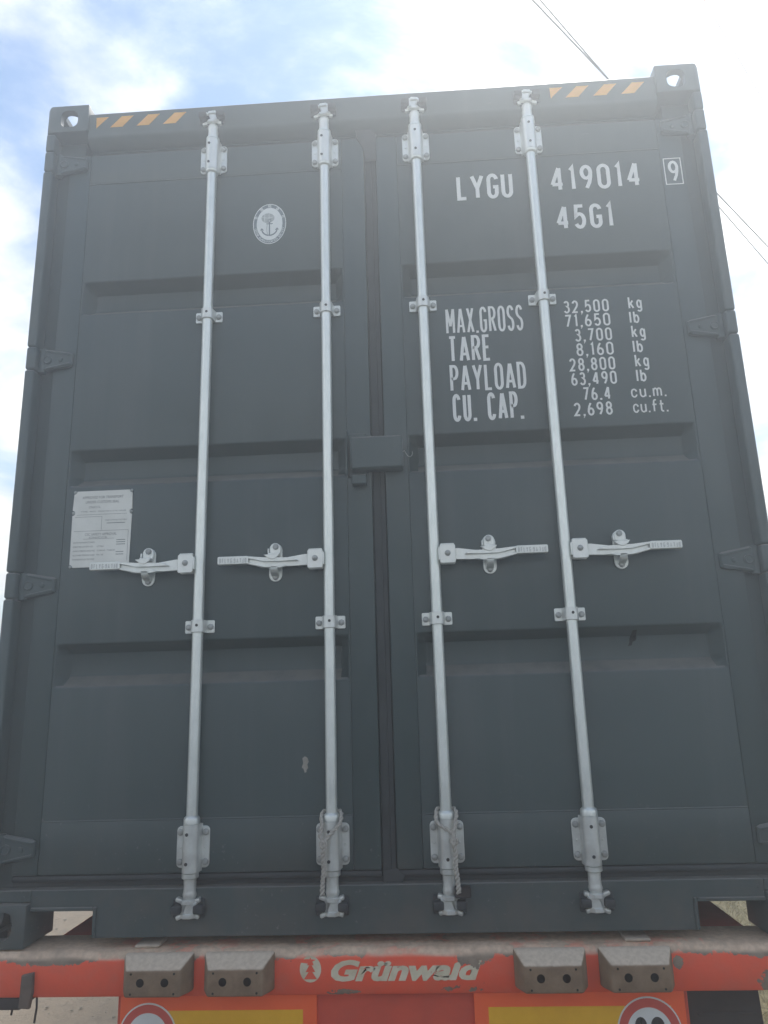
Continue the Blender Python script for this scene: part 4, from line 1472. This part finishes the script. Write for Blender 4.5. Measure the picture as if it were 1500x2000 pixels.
# axles and wheels further in
b = MB(); b.lathe([(0.30, -0.11), (0.46, -0.125), (0.50, -0.10), (0.505, 0.0), (0.50, 0.10), (0.46, 0.125), (0.30, 0.11)], 40, axis='y'); ty = b.mesh('tyre', M['tyre'])
b = MB(); b.lathe([(0.295, -0.10), (0.295, 0.10), (0.27, 0.105), (0.20, 0.03), (0.10, 0.03), (0.09, 0.09), (0.05, 0.10)], 32, axis='y'); rm = b.mesh('rim', M['rust'])
for y in (1.9, 3.2, 4.5):
    b = MB(); b.cyl((-1.0, y, 0.505), (1.0, y, 0.505), 0.06, 12)
    b.box(-0.56, -0.44, y - 0.3, y + 0.3, 0.565, H - 0.43); b.box(0.44, 0.56, y - 0.3, y + 0.3, 0.565, H - 0.43)
    b.build('axle', M['rust'], tr)
    for sx in (-1, 1):
        w = bpy.data.objects.new('wheel', None); COL.objects.link(w); w.parent = tr
        w.location = (sx * 1.08, y, 0.505); w.rotation_euler = (0, 0, R(90 * sx))
        obj('tyre', ty, w); obj('rim', rm, w)

# ------------------------------------------------------------------ power lines
def wire(p, q, r, lab):
    b = MB()
    p, q = Vector(p), Vector(q)
    d = (q - p).normalized()
    a, c = p - d * 14, q + d * 45
    n = 60
    L = (c - a).length
    pts = [a + (c - a) * (k / n) for k in range(n + 1)]
    b.tube(pts, r, 6)
    o = b.build('power_line', M['wire'], None, smooth=60)
    tag(o, lab, 'power line', 'power lines overhead')
wire((1.198, 2.504, 6 + H), (4.654, 6.207, 6 + H), 0.0082, 'thin overhead wire, the lower left of the close pair above the container')
wire((1.259, 2.509, 6 + H), (4.828, 6.604, 6 + H), 0.0070, 'thin overhead wire, the upper right of the close pair above the container')
wire((2.576, 2.616, 6 + H), (3.070, 3.199, 6 + H), 0.0036, 'very faint lone overhead wire nearest the top right corner of the sky')

# ------------------------------------------------------------------ dry grass and gravel
rng = random.Random(3)
b = MB()
for k in range(26000):
    x = 1.7 + rng.random() * 3.6
    y = 1.0 + rng.random() * 7.5
    a = rng.random() * 6.283
    h = 0.02 + rng.random() * 0.055
    lean = 0.02 + rng.random() * 0.07
    dx, dy = math.cos(a), math.sin(a)
    w = 0.003 + rng.random() * 0.003
    b.face([(x - dy * w, y + dx * w, 0.0), (x + dy * w, y - dx * w, 0.0), (x + dx * lean * .5 + dy * w * .6, y + dy * lean * .5 - dx * w * .6, h * .7), (x + dx * lean, y + dy * lean, h)])
g = b.build('dry_grass', M['straw'], None, (0, 0, 0.005), smooth=0)
tag(g, 'short dry straw coloured grass on the ground right of the trailer', 'grass', kind='stuff')
b = MB()
for k in range(2600):
    x = -1.3 - rng.random() ** 1.2 * 5.0
    y = -0.5 + rng.random() * 8
    s = 0.003 + rng.random() ** 4 * 0.011
    m = Matrix.Translation((x, y, s * 0.4 + 0.006)) @ Matrix.Rotation(rng.random() * 6.28, 4, 'Z') @ Matrix.Diagonal((s * (0.7 + rng.random() * .6), s * (0.7 + rng.random() * .6), s * 0.6, 1))
    bmesh.ops.create_icosphere(b.bm, subdivisions=1, radius=1.0, matrix=m)
g = b.build('gravel', M['stone'], None, smooth=0)
tag(g, 'small beige stones scattered on the dry earth left of the trailer', 'gravel', kind='stuff')

# ------------------------------------------------------------------ veil of lens glare, added as a scattering volume
hz = bpy.data.materials.new('glare_veil_volume')
hz.use_nodes = True
nt = hz.node_tree
nt.nodes.clear()
ov = nt.nodes.new('ShaderNodeOutputMaterial')
pv = nt.nodes.new('ShaderNodeVolumePrincipled')
pv.inputs['Color'].default_value = (0.90, 0.955, 1.0, 1)
pv.inputs['Density'].default_value = VEIL_DENSITY
pv.inputs['Anisotropy'].default_value = 0.68
nt.links.new(pv.outputs[0], ov.inputs['Volume'])
b = MB()
b.box(-165, 165, -165, 165, -1.1, H + HT + 0.15)
veil_o = b.build('glare_veil', hz, None, smooth=0)
tag(veil_o, kind='stuff')
